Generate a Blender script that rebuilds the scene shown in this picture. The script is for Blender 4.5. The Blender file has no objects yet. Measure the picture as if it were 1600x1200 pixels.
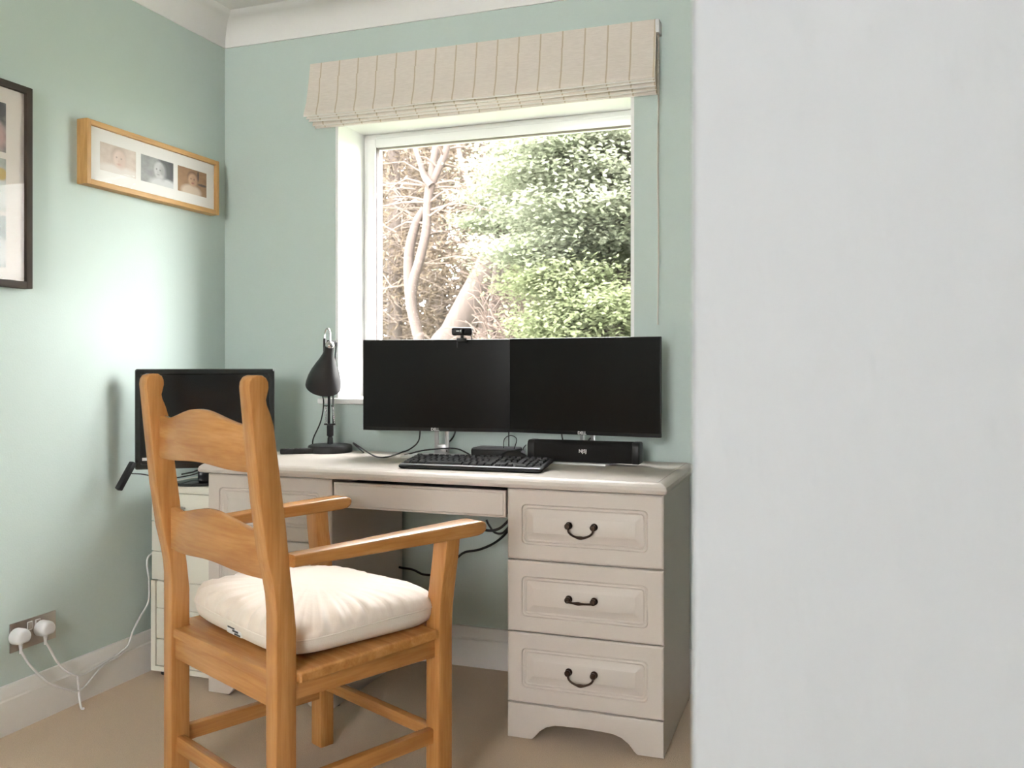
import bpy, bmesh, math, random
import numpy as np
from mathutils import Vector, Matrix

sc = bpy.context.scene
col = sc.collection
random.seed(7)
R = math.radians

# ------------------------------------------------------------------ camera
F_PX, YAW, HORIZON, CAM_Z = 1390.0, R(19.6), 570.0, 1.07
cd = bpy.data.cameras.new('camera')
cd.sensor_fit = 'HORIZONTAL'; cd.sensor_width = 36.0
cd.lens = F_PX / 1600.0 * 36.0
cd.shift_y = -(600.0 - HORIZON) / 1600.0
cd.clip_start = 0.02
cd.dof.use_dof = True; cd.dof.focus_distance = 2.7; cd.dof.aperture_fstop = 6.3
cam = bpy.data.objects.new('camera', cd); col.objects.link(cam)
cam.location = (0, 0, CAM_Z); cam.rotation_euler = (R(90), 0, YAW)
sc.camera = cam

# ------------------------------------------------------------------ light: overcast sky
SKY = 35.0
w = bpy.data.worlds.new('world'); sc.world = w; w.use_nodes = True
bgn = w.node_tree.nodes['Background']
bgn.inputs[0].default_value = (0.985, 0.985, 0.98, 1); bgn.inputs[1].default_value = SKY
vs = sc.view_settings
vs.view_transform = 'Standard'; vs.look = 'None'; vs.gamma = 1.0; vs.use_curve_mapping = False
vs.exposure = 0.2
sc.cycles.max_bounces = 10; sc.cycles.diffuse_bounces = 6; sc.cycles.transparent_max_bounces = 12
sc.cycles.use_denoising = True

# ------------------------------------------------------------------ pixel -> world helpers
FW = Vector((-math.sin(YAW), math.cos(YAW), 0)); RT = Vector((math.cos(YAW), math.sin(YAW), 0)); CAM = Vector((0, 0, CAM_Z))
def ray(px, py): return FW + RT * ((px - 800) / F_PX) + Vector((0, 0, (HORIZON - py) / F_PX))
def on_y(px, py, y): r = ray(px, py); return CAM + r * (y / r.y)
def on_x(px, py, x): r = ray(px, py); return CAM + r * (x / r.x)
def on_z(px, py, z): r = ray(px, py); return CAM + r * ((z - CAM_Z) / r.z)

# ------------------------------------------------------------------ materials
MATS = {}
def nodes_of(m): m.use_nodes = True; return m.node_tree.nodes, m.node_tree.links
def mat(name, c, rough=0.5, metal=0.0, var=0.04, vscale=8.0, bump=0.0, bscale=60.0, spec=0.5, stretch=(1, 1, 1), sheen=0.0, coat=0.0):
    m = bpy.data.materials.new(name); n, l = nodes_of(m); b = n['Principled BSDF']
    b.inputs['Roughness'].default_value = rough; b.inputs['Metallic'].default_value = metal
    b.inputs['Specular IOR Level'].default_value = spec
    if sheen: b.inputs['Sheen Weight'].default_value = sheen
    if coat: b.inputs['Coat Weight'].default_value = coat
    tc = n.new('ShaderNodeTexCoord'); mp = n.new('ShaderNodeMapping'); mp.inputs['Scale'].default_value = stretch
    l.new(tc.outputs['Object'], mp.inputs[0])
    nz = n.new('ShaderNodeTexNoise'); nz.inputs['Scale'].default_value = vscale; nz.inputs['Detail'].default_value = 4
    l.new(mp.outputs[0], nz.inputs['Vector'])
    mx = n.new('ShaderNodeMix'); mx.data_type = 'RGBA'
    mx.inputs[6].default_value = tuple(max(0, x * (1 - var)) for x in c) + (1,)
    mx.inputs[7].default_value = tuple(min(1, x * (1 + var)) for x in c) + (1,)
    l.new(nz.outputs[0], mx.inputs[0]); l.new(mx.outputs[2], b.inputs['Base Color'])
    if bump:
        n2 = n.new('ShaderNodeTexNoise'); n2.inputs['Scale'].default_value = bscale; n2.inputs['Detail'].default_value = 5
        l.new(mp.outputs[0], n2.inputs['Vector'])
        bp = n.new('ShaderNodeBump'); bp.inputs['Strength'].default_value = bump; bp.inputs['Distance'].default_value = 0.01
        l.new(n2.outputs[0], bp.inputs['Height']); l.new(bp.outputs[0], b.inputs['Normal'])
    MATS[name] = m; return m
def wood(name, axis, c1, c2, c3, rough=0.26, scale=5.0, ratio=0.12):
    m = bpy.data.materials.new(name); n, l = nodes_of(m); b = n['Principled BSDF']
    b.inputs['Roughness'].default_value = rough
    tc = n.new('ShaderNodeTexCoord'); mp = n.new('ShaderNodeMapping')
    s = [scale * 3.2] * 3; s[axis] = scale * ratio * 3.2
    mp.inputs['Scale'].default_value = s; l.new(tc.outputs['Object'], mp.inputs[0])
    nz = n.new('ShaderNodeTexNoise'); nz.inputs['Scale'].default_value = 1.6; nz.inputs['Detail'].default_value = 5; nz.inputs['Distortion'].default_value = 0.6
    l.new(mp.outputs[0], nz.inputs['Vector'])
    rp = n.new('ShaderNodeValToRGB'); e = rp.color_ramp.elements
    e[0].position = 0.30; e[0].color = c1 + (1,); e[1].position = 0.75; e[1].color = c3 + (1,)
    k = e.new(0.52); k.color = c2 + (1,)
    l.new(nz.outputs[0], rp.inputs[0])
    s2 = [scale * 26.0] * 3; s2[axis] = scale * 1.2
    mp2 = n.new('ShaderNodeMapping'); mp2.inputs['Scale'].default_value = s2; l.new(tc.outputs['Object'], mp2.inputs[0])
    n2 = n.new('ShaderNodeTexNoise'); n2.inputs['Scale'].default_value = 1.5; n2.inputs['Detail'].default_value = 3; l.new(mp2.outputs[0], n2.inputs['Vector'])
    mx = n.new('ShaderNodeMix'); mx.data_type = 'RGBA'; mx.blend_type = 'MULTIPLY'; mx.inputs[0].default_value = 0.35
    l.new(rp.outputs[0], mx.inputs[6])
    rp2 = n.new('ShaderNodeValToRGB'); rp2.color_ramp.elements[0].position = 0.35; rp2.color_ramp.elements[0].color = (0.72, 0.62, 0.5, 1); rp2.color_ramp.elements[1].position = 0.6; rp2.color_ramp.elements[1].color = (1, 1, 1, 1)
    l.new(n2.outputs[0], rp2.inputs[0]); l.new(rp2.outputs[0], mx.inputs[7])
    l.new(mx.outputs[2], b.inputs['Base Color'])
    MATS[name] = m; return m

WALL_C = (0.548, 0.636, 0.600)
mat('wall_paint', WALL_C, 0.62, var=0.02, vscale=2, bump=0.05, bscale=180, spec=0.2)
mat('grey_paint', (0.315, 0.323, 0.338), 0.6, var=0.025, vscale=5, bump=0.35, bscale=26, stretch=(1.6, 1, 0.55), spec=0.3)
mat('ceiling_paint', (0.88, 0.87, 0.86), 0.7, var=0.01)
mat('white_gloss', (0.86, 0.84, 0.82), 0.32, var=0.02, vscale=5)
mat('white_reveal', (0.92, 0.92, 0.915), 0.5, var=0.01)
mat('upvc', (0.92, 0.92, 0.925), 0.25, var=0.01)
mat('gasket', (0.10, 0.075, 0.07), 0.6)
mat('carpet', (0.61, 0.465, 0.33), 0.95, var=0.14, vscale=260, bump=0.5, bscale=420, spec=0.1, sheen=0.2)
mat('desk_paint', (0.57, 0.508, 0.458), 0.42, var=0.03, vscale=6, bump=0.03, bscale=120)
mat('desk_dark', (0.16, 0.14, 0.13), 0.8)
mat('cream_cabinet', (0.76, 0.73, 0.64), 0.45, var=0.02)
mat('bronze', (0.055, 0.034, 0.024), 0.38, 0.8, var=0.3, vscale=70)
mat('black_plastic', (0.010, 0.0095, 0.010), 0.45, var=0.1, spec=0.3)
mat('black_gloss', (0.012, 0.012, 0.013), 0.14, var=0.05)
mat('screen', (0.006, 0.0055, 0.0055), 0.22, var=0.0, spec=0.13)
mat('screen_gloss', (0.007, 0.007, 0.008), 0.16, var=0.0, spec=0.3)
mat('black_rubber', (0.012, 0.012, 0.012), 0.55)
mat('dark_fabric', (0.010, 0.009, 0.009), 0.85, spec=0.2, bump=0.2, bscale=700, var=0.2, vscale=300)
mat('key_plastic', (0.016, 0.016, 0.018), 0.36, var=0.1, spec=0.4)
mat('grey_plastic', (0.16, 0.155, 0.175), 0.38)
mat('silver', (0.55, 0.55, 0.56), 0.33, 0.75, var=0.03)
mat('silver_paint', (0.62, 0.62, 0.62), 0.35, 0.2)
mat('chrome', (0.62, 0.60, 0.60), 0.15, 1.0)
mat('brushed_steel', (0.50, 0.45, 0.415), 0.3, 1.0, var=0.08, vscale=30, stretch=(1, 1, 14))
mat('white_plastic', (0.80, 0.79, 0.80), 0.35, var=0.01)
mat('bead', (0.70, 0.64, 0.56), 0.4)
mat('trim_silver', (0.34, 0.33, 0.37), 0.35, 0.3)
mat('fold_light_paint', (0.90, 0.86, 0.81), 0.8)  # whitish tone painting the window light that shows through the blind's fold bottoms
mat('print_white', (0.8, 0.8, 0.8), 0.5, var=0.0)
mat('print_black', (0.02, 0.02, 0.02), 0.5, var=0.0)
mat('lamp_black', (0.011, 0.010, 0.0105), 0.4, var=0.08, spec=0.35)
mat('mat_board', (0.91, 0.89, 0.87), 0.8, var=0.01)
mat('mat_board_cream', (0.80, 0.73, 0.68), 0.8, var=0.01)
mat('cushion_cotton', (0.79, 0.69, 0.60), 0.75, var=0.03, vscale=20, bump=0.12, bscale=40, sheen=0.3)
mat('cushion_band', (0.78, 0.705, 0.62), 0.8, var=0.02, vscale=20, bump=0.08, bscale=300)
W1, W2, W3 = (0.35, 0.148, 0.040), (0.44, 0.205, 0.066), (0.52, 0.265, 0.10)
for ax, nm in enumerate('xyz'): wood('pine_' + nm, ax, W1, W2, W3)
for ax, nm in enumerate('xyz'): wood('oak_' + nm, ax, (0.40, 0.215, 0.066), (0.50, 0.285, 0.10), (0.58, 0.35, 0.135), 0.5, 12)
for ax, nm in enumerate('xyz'): wood('walnut_' + nm, ax, (0.016, 0.009, 0.005), (0.028, 0.016, 0.009), (0.042, 0.025, 0.015), 0.7, 12)
mat('bark_pale', (0.038, 0.026, 0.0205), 0.9, var=0.45, vscale=4, bump=0.6, bscale=12, stretch=(3, 3, 0.5))
mat('bark_brown', (0.042, 0.030, 0.024), 0.9, var=0.5, vscale=5, bump=0.6, bscale=14, stretch=(3, 3, 0.4))
mat('bark_dark', (0.048, 0.036, 0.029), 0.9, var=0.5, vscale=5, bump=0.5, bscale=14, stretch=(3, 3, 0.4))
mat('twig', (0.080, 0.060, 0.046), 0.9, var=0.5, vscale=3)
mat('dry_twig', (0.070, 0.048, 0.037), 0.9, var=0.4, vscale=3)
mat('grass', (0.05, 0.065, 0.025), 0.95, var=0.4, vscale=3, bump=0.5, bscale=20)
mat('render_wall', (0.55, 0.53, 0.5), 0.9)

def leafmat(name, c, c2, tr=0.45):
    m = bpy.data.materials.new(name); n, l = nodes_of(m); out = n['Material Output']; n.remove(n['Principled BSDF'])
    tc = n.new('ShaderNodeTexCoord'); nz = n.new('ShaderNodeTexNoise'); nz.inputs['Scale'].default_value = 3.0; nz.inputs['Detail'].default_value = 6
    l.new(tc.outputs['Object'], nz.inputs['Vector'])
    rp = n.new('ShaderNodeValToRGB'); rp.color_ramp.elements[0].position = .35; rp.color_ramp.elements[0].color = c + (1,); rp.color_ramp.elements[1].position = .65; rp.color_ramp.elements[1].color = c2 + (1,)
    l.new(nz.outputs[0], rp.inputs[0])
    d = n.new('ShaderNodeBsdfDiffuse'); t = n.new('ShaderNodeBsdfTranslucent'); s = n.new('ShaderNodeMixShader'); s.inputs[0].default_value = tr
    l.new(rp.outputs[0], d.inputs[0]); l.new(rp.outputs[0], t.inputs[0]); l.new(d.outputs[0], s.inputs[1]); l.new(t.outputs[0], s.inputs[2])
    l.new(s.outputs[0], out.inputs[0]); MATS[name] = m
leafmat('leaf_light', (0.125, 0.142, 0.09), (0.20, 0.21, 0.155))
leafmat('leaf_mid', (0.11, 0.13, 0.066), (0.18, 0.195, 0.115))
leafmat('needle', (0.066, 0.051, 0.037), (0.105, 0.083, 0.060), 0.3)

def glassmat(name, refl=1.0, tint=(1, 1, 1)):
    m = bpy.data.materials.new(name); n, l = nodes_of(m); out = n['Material Output']; n.remove(n['Principled BSDF'])
    t = n.new('ShaderNodeBsdfTransparent'); t.inputs[0].default_value = tint + (1,)
    g = n.new('ShaderNodeBsdfGlossy'); g.inputs['Roughness'].default_value = 0.0
    fr = n.new('ShaderNodeFresnel'); fr.inputs[0].default_value = 1.5
    mu = n.new('ShaderNodeMath'); mu.operation = 'MULTIPLY'; mu.inputs[1].default_value = refl
    s = n.new('ShaderNodeMixShader'); l.new(fr.outputs[0], mu.inputs[0]); l.new(mu.outputs[0], s.inputs[0])
    l.new(t.outputs[0], s.inputs[1]); l.new(g.outputs[0], s.inputs[2]); l.new(s.outputs[0], out.inputs[0]); MATS[name] = m
glassmat('window_glass', 1.0); glassmat('picture_glass', 0.22)

def blindmat():
    m = bpy.data.materials.new('blind_linen'); n, l = nodes_of(m); b = n['Principled BSDF']; b.inputs['Roughness'].default_value = 0.9
    b.inputs['Specular IOR Level'].default_value = 0.15
    tc = n.new('ShaderNodeTexCoord'); sx = n.new('ShaderNodeSeparateXYZ'); l.new(tc.outputs['Object'], sx.inputs[0])
    def math_(op, a, bb):
        k = n.new('ShaderNodeMath'); k.operation = op
        for i, x in enumerate((a, bb)):
            if isinstance(x, (int, float)): k.inputs[i].default_value = x
            else: l.new(x, k.inputs[i])
        return k.outputs[0]
    fr = math_('FRACT', math_('DIVIDE', math_('ADD', sx.outputs[0], 10 * 0.0784 - 0.0105 + 0.655), 0.0784), 0)
    s1 = math_('LESS_THAN', math_('ABSOLUTE', math_('SUBTRACT', fr, 0.5), 0), 0.032)
    s2 = math_('LESS_THAN', math_('ABSOLUTE', math_('SUBTRACT', fr, 0.585), 0), 0.02)
    mp = n.new('ShaderNodeMapping'); mp.inputs['Scale'].default_value = (40, 40, 420); l.new(tc.outputs['Object'], mp.inputs[0])
    nz = n.new('ShaderNodeTexNoise'); nz.inputs['Scale'].default_value = 1.0; nz.inputs['Detail'].default_value = 3; l.new(mp.outputs[0], nz.inputs['Vector'])
    rp = n.new('ShaderNodeValToRGB'); rp.color_ramp.elements[0].position = .3; rp.color_ramp.elements[0].color = (0.83, 0.755, 0.685, 1); rp.color_ramp.elements[1].position = .7; rp.color_ramp.elements[1].color = (0.92, 0.845, 0.775, 1)
    l.new(nz.outputs[0], rp.inputs[0])
    m1 = n.new('ShaderNodeMix'); m1.data_type = 'RGBA'; l.new(s1, m1.inputs[0]); l.new(rp.outputs[0], m1.inputs[6]); m1.inputs[7].default_value = (0.66, 0.555, 0.42, 1)
    m2 = n.new('ShaderNodeMix'); m2.data_type = 'RGBA'; l.new(s2, m2.inputs[0]); l.new(m1.outputs[2], m2.inputs[6]); m2.inputs[7].default_value = (0.88, 0.81, 0.73, 1)
    l.new(m2.outputs[2], b.inputs['Base Color'])
    bp = n.new('ShaderNodeBump'); bp.inputs['Strength'].default_value = 0.15; bp.inputs['Distance'].default_value = 0.002; l.new(nz.outputs[0], bp.inputs['Height']); l.new(bp.outputs[0], b.inputs['Normal'])
    tr = n.new('ShaderNodeBsdfTranslucent'); l.new(m2.outputs[2], tr.inputs[0])
    ms = n.new('ShaderNodeMixShader'); ms.inputs[0].default_value = 0.18; l.new(b.outputs[0], ms.inputs[1]); l.new(tr.outputs[0], ms.inputs[2]); l.new(ms.outputs[0], n['Material Output'].inputs[0])
    MATS['blind_linen'] = m
blindmat()

def photomat(name, bg1, bg2, shapes):
    """printed picture: soft ellipses over a two-tone ground, in UV space"""
    m = bpy.data.materials.new(name); n, l = nodes_of(m); b = n['Principled BSDF']; b.inputs['Roughness'].default_value = 0.5
    uv = n.new('ShaderNodeUVMap'); sp = n.new('ShaderNodeSeparateXYZ'); l.new(uv.outputs[0], sp.inputs[0])
    nz = n.new('ShaderNodeTexNoise'); nz.inputs['Scale'].default_value = 4.0; nz.inputs['Detail'].default_value = 5; l.new(uv.outputs[0], nz.inputs['Vector'])
    rp = n.new('ShaderNodeValToRGB'); rp.color_ramp.elements[0].position = .35; rp.color_ramp.elements[0].color = bg1 + (1,); rp.color_ramp.elements[1].position = .65; rp.color_ramp.elements[1].color = bg2 + (1,)
    l.new(nz.outputs[0], rp.inputs[0]); cur = rp.outputs[0]
    for (cx, cy, rx, ry, c, soft) in shapes:
        mp = n.new('ShaderNodeMapping'); mp.inputs['Location'].default_value = (-cx / rx, -cy / ry, 0); mp.inputs['Scale'].default_value = (1 / rx, 1 / ry, 0)
        l.new(uv.outputs[0], mp.inputs[0])
        ln = n.new('ShaderNodeVectorMath'); ln.operation = 'LENGTH'; l.new(mp.outputs[0], ln.inputs[0])
        mr = n.new('ShaderNodeMapRange'); mr.inputs[1].default_value = 1 - soft; mr.inputs[2].default_value = 1 + soft; mr.inputs[3].default_value = 1; mr.inputs[4].default_value = 0
        l.new(ln.outputs['Value'], mr.inputs[0])
        mx = n.new('ShaderNodeMix'); mx.data_type = 'RGBA'; l.new(mr.outputs[0], mx.inputs[0]); l.new(cur, mx.inputs[6]); mx.inputs[7].default_value = c + (1,)
        cur = mx.outputs[2]
    l.new(cur, b.inputs['Base Color']); MATS[name] = m

# ------------------------------------------------------------------ mesh helpers
class MB:
    def __init__(s): s.v = []; s.f = []
    def add(s, vs, fs):
        o = len(s.v); s.v += [tuple(p) for p in vs]; s.f += [tuple(i + o for i in f) for f in fs]; return s
    def from_bm(s, bm):
        bm.verts.ensure_lookup_table(); bm.verts.index_update()
        s.add([v.co[:] for v in bm.verts], [[v.index for v in f.verts] for f in bm.faces]); bm.free(); return s
    def box(s, x0, x1, y0, y1, z0, z1, r=0.0, seg=2):
        bm = bmesh.new(); bmesh.ops.create_cube(bm, size=1)
        for v in bm.verts:
            v.co = Vector(((x0 + x1) / 2 + v.co.x * (x1 - x0), (y0 + y1) / 2 + v.co.y * (y1 - y0), (z0 + z1) / 2 + v.co.z * (z1 - z0)))
        if r > 0: bmesh.ops.bevel(bm, geom=bm.edges[:], offset=r, segments=seg, profile=0.5, affect='EDGES', clamp_overlap=True)
        return s.from_bm(bm)
    def prism(s, poly, axis, a0, a1, r=0.0, seg=2):
        """poly in the two remaining axes (cyclic order), extruded along axis"""
        bm = bmesh.new()
        def mk(p, a):
            c = [p[0], p[1]]; c.insert(axis, a); return bm.verts.new(c)
        A = [mk(p, a0) for p in poly]; B = [mk(p, a1) for p in poly]; n = len(poly)
        bm.faces.new(A); bm.faces.new(B[::-1])
        for i in range(n): bm.faces.new((A[i], B[i], B[(i + 1) % n], A[(i + 1) % n]))
        bmesh.ops.recalc_face_normals(bm, faces=bm.faces)
        if r > 0:
            capf = [f for f in bm.faces if len(f.verts) == n and n > 4 or abs(f.normal[axis]) > 0.9]
            ed = set(e for f in capf for e in f.edges)
            bmesh.ops.bevel(bm, geom=list(ed), offset=r, segments=seg, profile=0.5, affect='EDGES', clamp_overlap=True)
        return s.from_bm(bm)
    def lathe(s, prof, n=24, mtx=None, cap=True):
        vs = []; fs = []; m = len(prof)
        for k in range(n):
            a = 2 * math.pi * k / n
            for (r, z) in prof: vs.append(Vector((r * math.cos(a), r * math.sin(a), z)))
        for k in range(n):
            for j in range(m - 1):
                a = k * m + j; b = ((k + 1) % n) * m + j; fs.append((a, b, b + 1, a + 1))
        if cap:
            if prof[0][0] > 1e-6: fs.append([k * m for k in range(n)][::-1])
            if prof[-1][0] > 1e-6: fs.append([k * m + m - 1 for k in range(n)])
        if mtx is not None: vs = [mtx @ v for v in vs]
        return s.add(vs, fs)
    def tube(s, pts, r, n=8, smooth=4, closed=False, cap=True):
        P = [Vector(p) for p in pts]
        if smooth and len(P) > 2:
            Q = []
            for i in range(len(P) - 1):
                p0 = P[i - 1] if i > 0 else P[i] * 2 - P[i + 1]; p1 = P[i]; p2 = P[i + 1]; p3 = P[i + 2] if i + 2 < len(P) else P[i + 1] * 2 - P[i]
                for k in range(smooth):
                    t = k / smooth
                    Q.append(0.5 * ((2 * p1) + (p2 - p0) * t + (2 * p0 - 5 * p1 + 4 * p2 - p3) * t * t + (3 * p1 - p0 - 3 * p2 + p3) * t ** 3))
            Q.append(P[-1]); P = Q
        rr = r if callable(r) else (lambda t: r)
        T = []
        for i in range(len(P)):
            d = (P[min(i + 1, len(P) - 1)] - P[max(i - 1, 0)])
            T.append(d.normalized() if d.length > 1e-9 else Vector((0, 0, 1)))
        up = Vector((0, 0, 1)) if abs(T[0].z) < 0.9 else Vector((1, 0, 0))
        nrm = (up - T[0] * up.dot(T[0])).normalized(); vs = []; fs = []
        for i, p in enumerate(P):
            nrm = (nrm - T[i] * nrm.dot(T[i])); nrm = nrm.normalized() if nrm.length > 1e-6 else T[i].orthogonal().normalized()
            bn = T[i].cross(nrm); q = rr(i / max(1, len(P) - 1))
            for k in range(n):
                a = 2 * math.pi * k / n; vs.append(p + nrm * (q * math.cos(a)) + bn * (q * math.sin(a)))
        for i in range(len(P) - 1):
            for k in range(n):
                a = i * n + k; b = i * n + (k + 1) % n; fs.append((a, b, b + n, a + n))
        if cap: fs.append(tuple(range(n))[::-1]); fs.append(tuple(range((len(P) - 1) * n, len(P) * n)))
        return s.add(vs, fs)
    def loops(s, L, cap0=True, cap1=True):
        """stack of closed loops with equal vertex counts"""
        n = len(L[0]); vs = [p for q in L for p in q]; fs = []
        for i in range(len(L) - 1):
            for k in range(n): fs.append((i * n + k, i * n + (k + 1) % n, (i + 1) * n + (k + 1) % n, (i + 1) * n + k))
        if cap0: fs.append(tuple(range(n))[::-1])
        if cap1: fs.append(tuple(range((len(L) - 1) * n, len(L) * n)))
        return s.add(vs, fs)
    def sphere(s, c, r, nu=12, nv=8, sc_=(1, 1, 1)):
        prof = [(r * math.sin(math.pi * j / nv) if 0 < j < nv else 0.0, -r * math.cos(math.pi * j / nv)) for j in range(nv + 1)]
        return s.lathe(prof, nu, Matrix.Translation(c) @ Matrix.Diagonal(sc_ + (1,)), cap=False)
    def xf(s, m): s.v = [tuple(m @ Vector(p)) for p in s.v]; return s
    def mesh(s, name, smooth_angle=35):
        me = bpy.data.meshes.new(name); me.from_pydata(s.v, [], s.f); me.validate()
        bm = bmesh.new(); bm.from_mesh(me)
        bmesh.ops.remove_doubles(bm, verts=bm.verts, dist=1e-6)
        bmesh.ops.recalc_face_normals(bm, faces=bm.faces)
        if smooth_angle:
            for f in bm.faces: f.smooth = True
            lim = R(smooth_angle)
            for e in bm.edges:
                if len(e.link_faces) != 2 or e.calc_face_angle(0) > lim: e.smooth = False
        bm.to_mesh(me); bm.free(); return me
    def build(s, name, m, parent=None, smooth_angle=35):
        me = s.mesh(name, smooth_angle); me.materials.append(MATS[m]); o = bpy.data.objects.new(name, me); col.objects.link(o)
        if parent is not None: o.parent = parent
        return o

def tag(o, label=None, cat=None, group=None, kind=None):
    if label: o['label'] = label
    if cat: o['category'] = cat
    if group: o['group'] = group
    if kind: o['kind'] = kind
    return o
def empty(name, loc=(0, 0, 0), rz=0.0, label=None, cat=None, group=None, kind=None):
    o = bpy.data.objects.new(name, None); col.objects.link(o); o.empty_display_size = 0.05
    o.location = loc; o.rotation_euler = (0, 0, rz); return tag(o, label, cat, group, kind)
def rrect(x0, x1, z0, z1, r, y, n=4):
    r = max(1e-5, min(r, (x1 - x0) / 2 - 1e-5, (z1 - z0) / 2 - 1e-5)); P = []
    for cx, cz, a0 in ((x1 - r, z0 + r, -90), (x1 - r, z1 - r, 0), (x0 + r, z1 - r, 90), (x0 + r, z0 + r, 180)):
        for k in range(n + 1):
            a = R(a0 + 90 * k / n); P.append(Vector((cx + r * math.cos(a), y, cz + r * math.sin(a))))
    return P
def text_mesh(name, txt, size, m, parent, loc, rot, extrude=0.0003, bold=0.0):
    cu = bpy.data.curves.new(name, 'FONT'); cu.body = txt; cu.size = size; cu.align_x = 'CENTER'; cu.align_y = 'CENTER'; cu.extrude = extrude; cu.offset = bold; cu.resolution_u = 3
    t = bpy.data.objects.new(name, cu); col.objects.link(t)
    dg = bpy.context.evaluated_depsgraph_get(); dg.update()
    me = bpy.data.meshes.new_from_object(t.evaluated_get(dg)); bpy.data.objects.remove(t)
    me.materials.clear(); me.materials.append(MATS[m]); o = bpy.data.objects.new(name, me); col.objects.link(o)
    o.parent = parent; o.location = loc; o.rotation_euler = rot; return o

# ================================================================== THE SETTING
YB, XL = 2.94, -2.255
XR, YR, HC = 1.9, -2.7, 2.42
WX0, WX1, WZ0, WZ1 = -1.755, -0.613, 0.945, 1.995
WT = 0.30
MB().box(XL - 0.12, XR + 0.12, YR - 0.12, YB + WT, -0.08, 0).build('floor', 'carpet', smooth_angle=0)
tag(bpy.data.objects['floor'], 'beige short pile carpet covering the room floor', 'floor', kind='structure')
tag(MB().box(XL - 0.12, XR + 0.12, YR - 0.12, YB + WT, HC, HC + 0.1).build('ceiling', 'ceiling_paint', smooth_angle=0), 'plain white painted ceiling', 'ceiling', kind='structure')
tag(MB().box(XL - 0.12, XL, YR - 0.12, YB + WT, 0, HC).build('wall_left', 'wall_paint', smooth_angle=0), 'sage green left wall with the two pictures', 'wall', kind='structure')
b = MB()
b.box(XL, WX0, YB, YB + WT, 0, HC).prism([(WX1, YB), (XR, YB), (XR, YB + WT), (WX1 + .05, YB + WT)], 2, 0, HC).box(WX0, WX1 + .05, YB + .001, YB + WT, 0, WZ0).box(WX0, WX1 + .05, YB + .001, YB + WT, WZ1, HC).box(WX0, WX1, YB, YB + .001, 0, WZ0).box(WX0, WX1, YB, YB + .001, WZ1, HC)
tag(b.build('wall_back', 'wall_paint', smooth_angle=0), 'sage green wall with the window behind the desk', 'wall', kind='structure')
tag(MB().box(XR, XR + 0.12, YR - 0.12, YB + WT, 0, HC).build('wall_right', 'wall_paint', smooth_angle=0), 'right wall of the room, hidden by the pale grey wall end', 'wall', kind='structure')
PX = on_y(1079, 600, 0.64).x
tag(MB().box(PX, XR, 0.64, 0.77, 0, HC, 0.006, 3).build('wall_front', 'grey_paint', smooth_angle=0), 'pale grey painted plaster wall end close to the camera', 'wall', kind='structure')
# rear wall with an added, unseen window as fill light for the near side
RX0, RX1, RZ0, RZ1 = -1.05, 0.05, 1.0, 2.32
b = MB(); b.box(XL, RX0, YR - 0.12, YR, 0, HC).box(RX1, XR, YR - 0.12, YR, 0, HC).box(RX0, RX1, YR - 0.12, YR, 0, RZ0).box(RX0, RX1, YR - 0.12, YR, RZ1, HC)
tag(b.build('wall_rear', 'wall_paint', smooth_angle=0), 'sage green wall behind the camera with an opening added for fill light', 'wall', kind='structure')
w2 = empty('window_2', ((RX0 + RX1) / 2, YR, RZ0), label='white framed window added behind the camera for fill light', cat='window', kind='structure')
b = MB(); b.box(RX0, RX0 + .06, YR - .09, YR - .03, RZ0, RZ1).box(RX1 - .06, RX1, YR - .09, YR - .03, RZ0, RZ1).box(RX0, RX1, YR - .09, YR - .03, RZ0, RZ0 + .06).box(RX0, RX1, YR - .09, YR - .03, RZ1 - .06, RZ1).box((RX0 + RX1) / 2 - .03, (RX0 + RX1) / 2 + .03, YR - .09, YR - .03, RZ0, RZ1)
b.xf(Matrix.Translation(-Vector(w2.location))).build('window_frame', 'upvc', w2, 0)

# skirting boards
SK = [(0, 0), (0.020, 0), (0.020, 0.098), (0.017, 0.103), (0.0165, 0.112), (0.013, 0.120), (0.012, 0.130), (0.008, 0.138), (0, 0.139)]
b = MB(); b.prism([(XL + p, z) for p, z in SK], 1, YR, YB); tag(b.build('baseboard_left', 'white_gloss', smooth_angle=25), 'white moulded skirting board along the left wall', 'skirting board', kind='structure')
b = MB(); b.prism([(YB - p, z) for p, z in SK], 0, XL, XR); tag(b.build('baseboard_back', 'white_gloss', smooth_angle=25), 'white moulded skirting board under the desk', 'skirting board', kind='structure')
# cornice
CV = [(0, 2.322), (0.006, 2.322), (0.008, 2.330)]
for k in range(9):
    a = R(90 * k / 8); CV.append((0.008 + 0.082 * (1 - math.cos(a)), 2.330 + 0.078 * math.sin(a)))
CV += [(0.100, 2.4125), (0.112, 2.42), (0, 2.42)]
b = MB(); b.prism([(XL + p, z) for p, z in CV], 1, YR, YB); tag(b.build('trim_1', 'ceiling_paint', smooth_angle=25), 'white coved cornice along the left wall', 'cornice', kind='structure')
b = MB(); b.prism([(YB - p, z) for p, z in CV], 0, XL, XR); tag(b.build('trim_2', 'ceiling_paint', smooth_angle=25), 'white coved cornice above the window wall', 'cornice', kind='structure')

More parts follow.
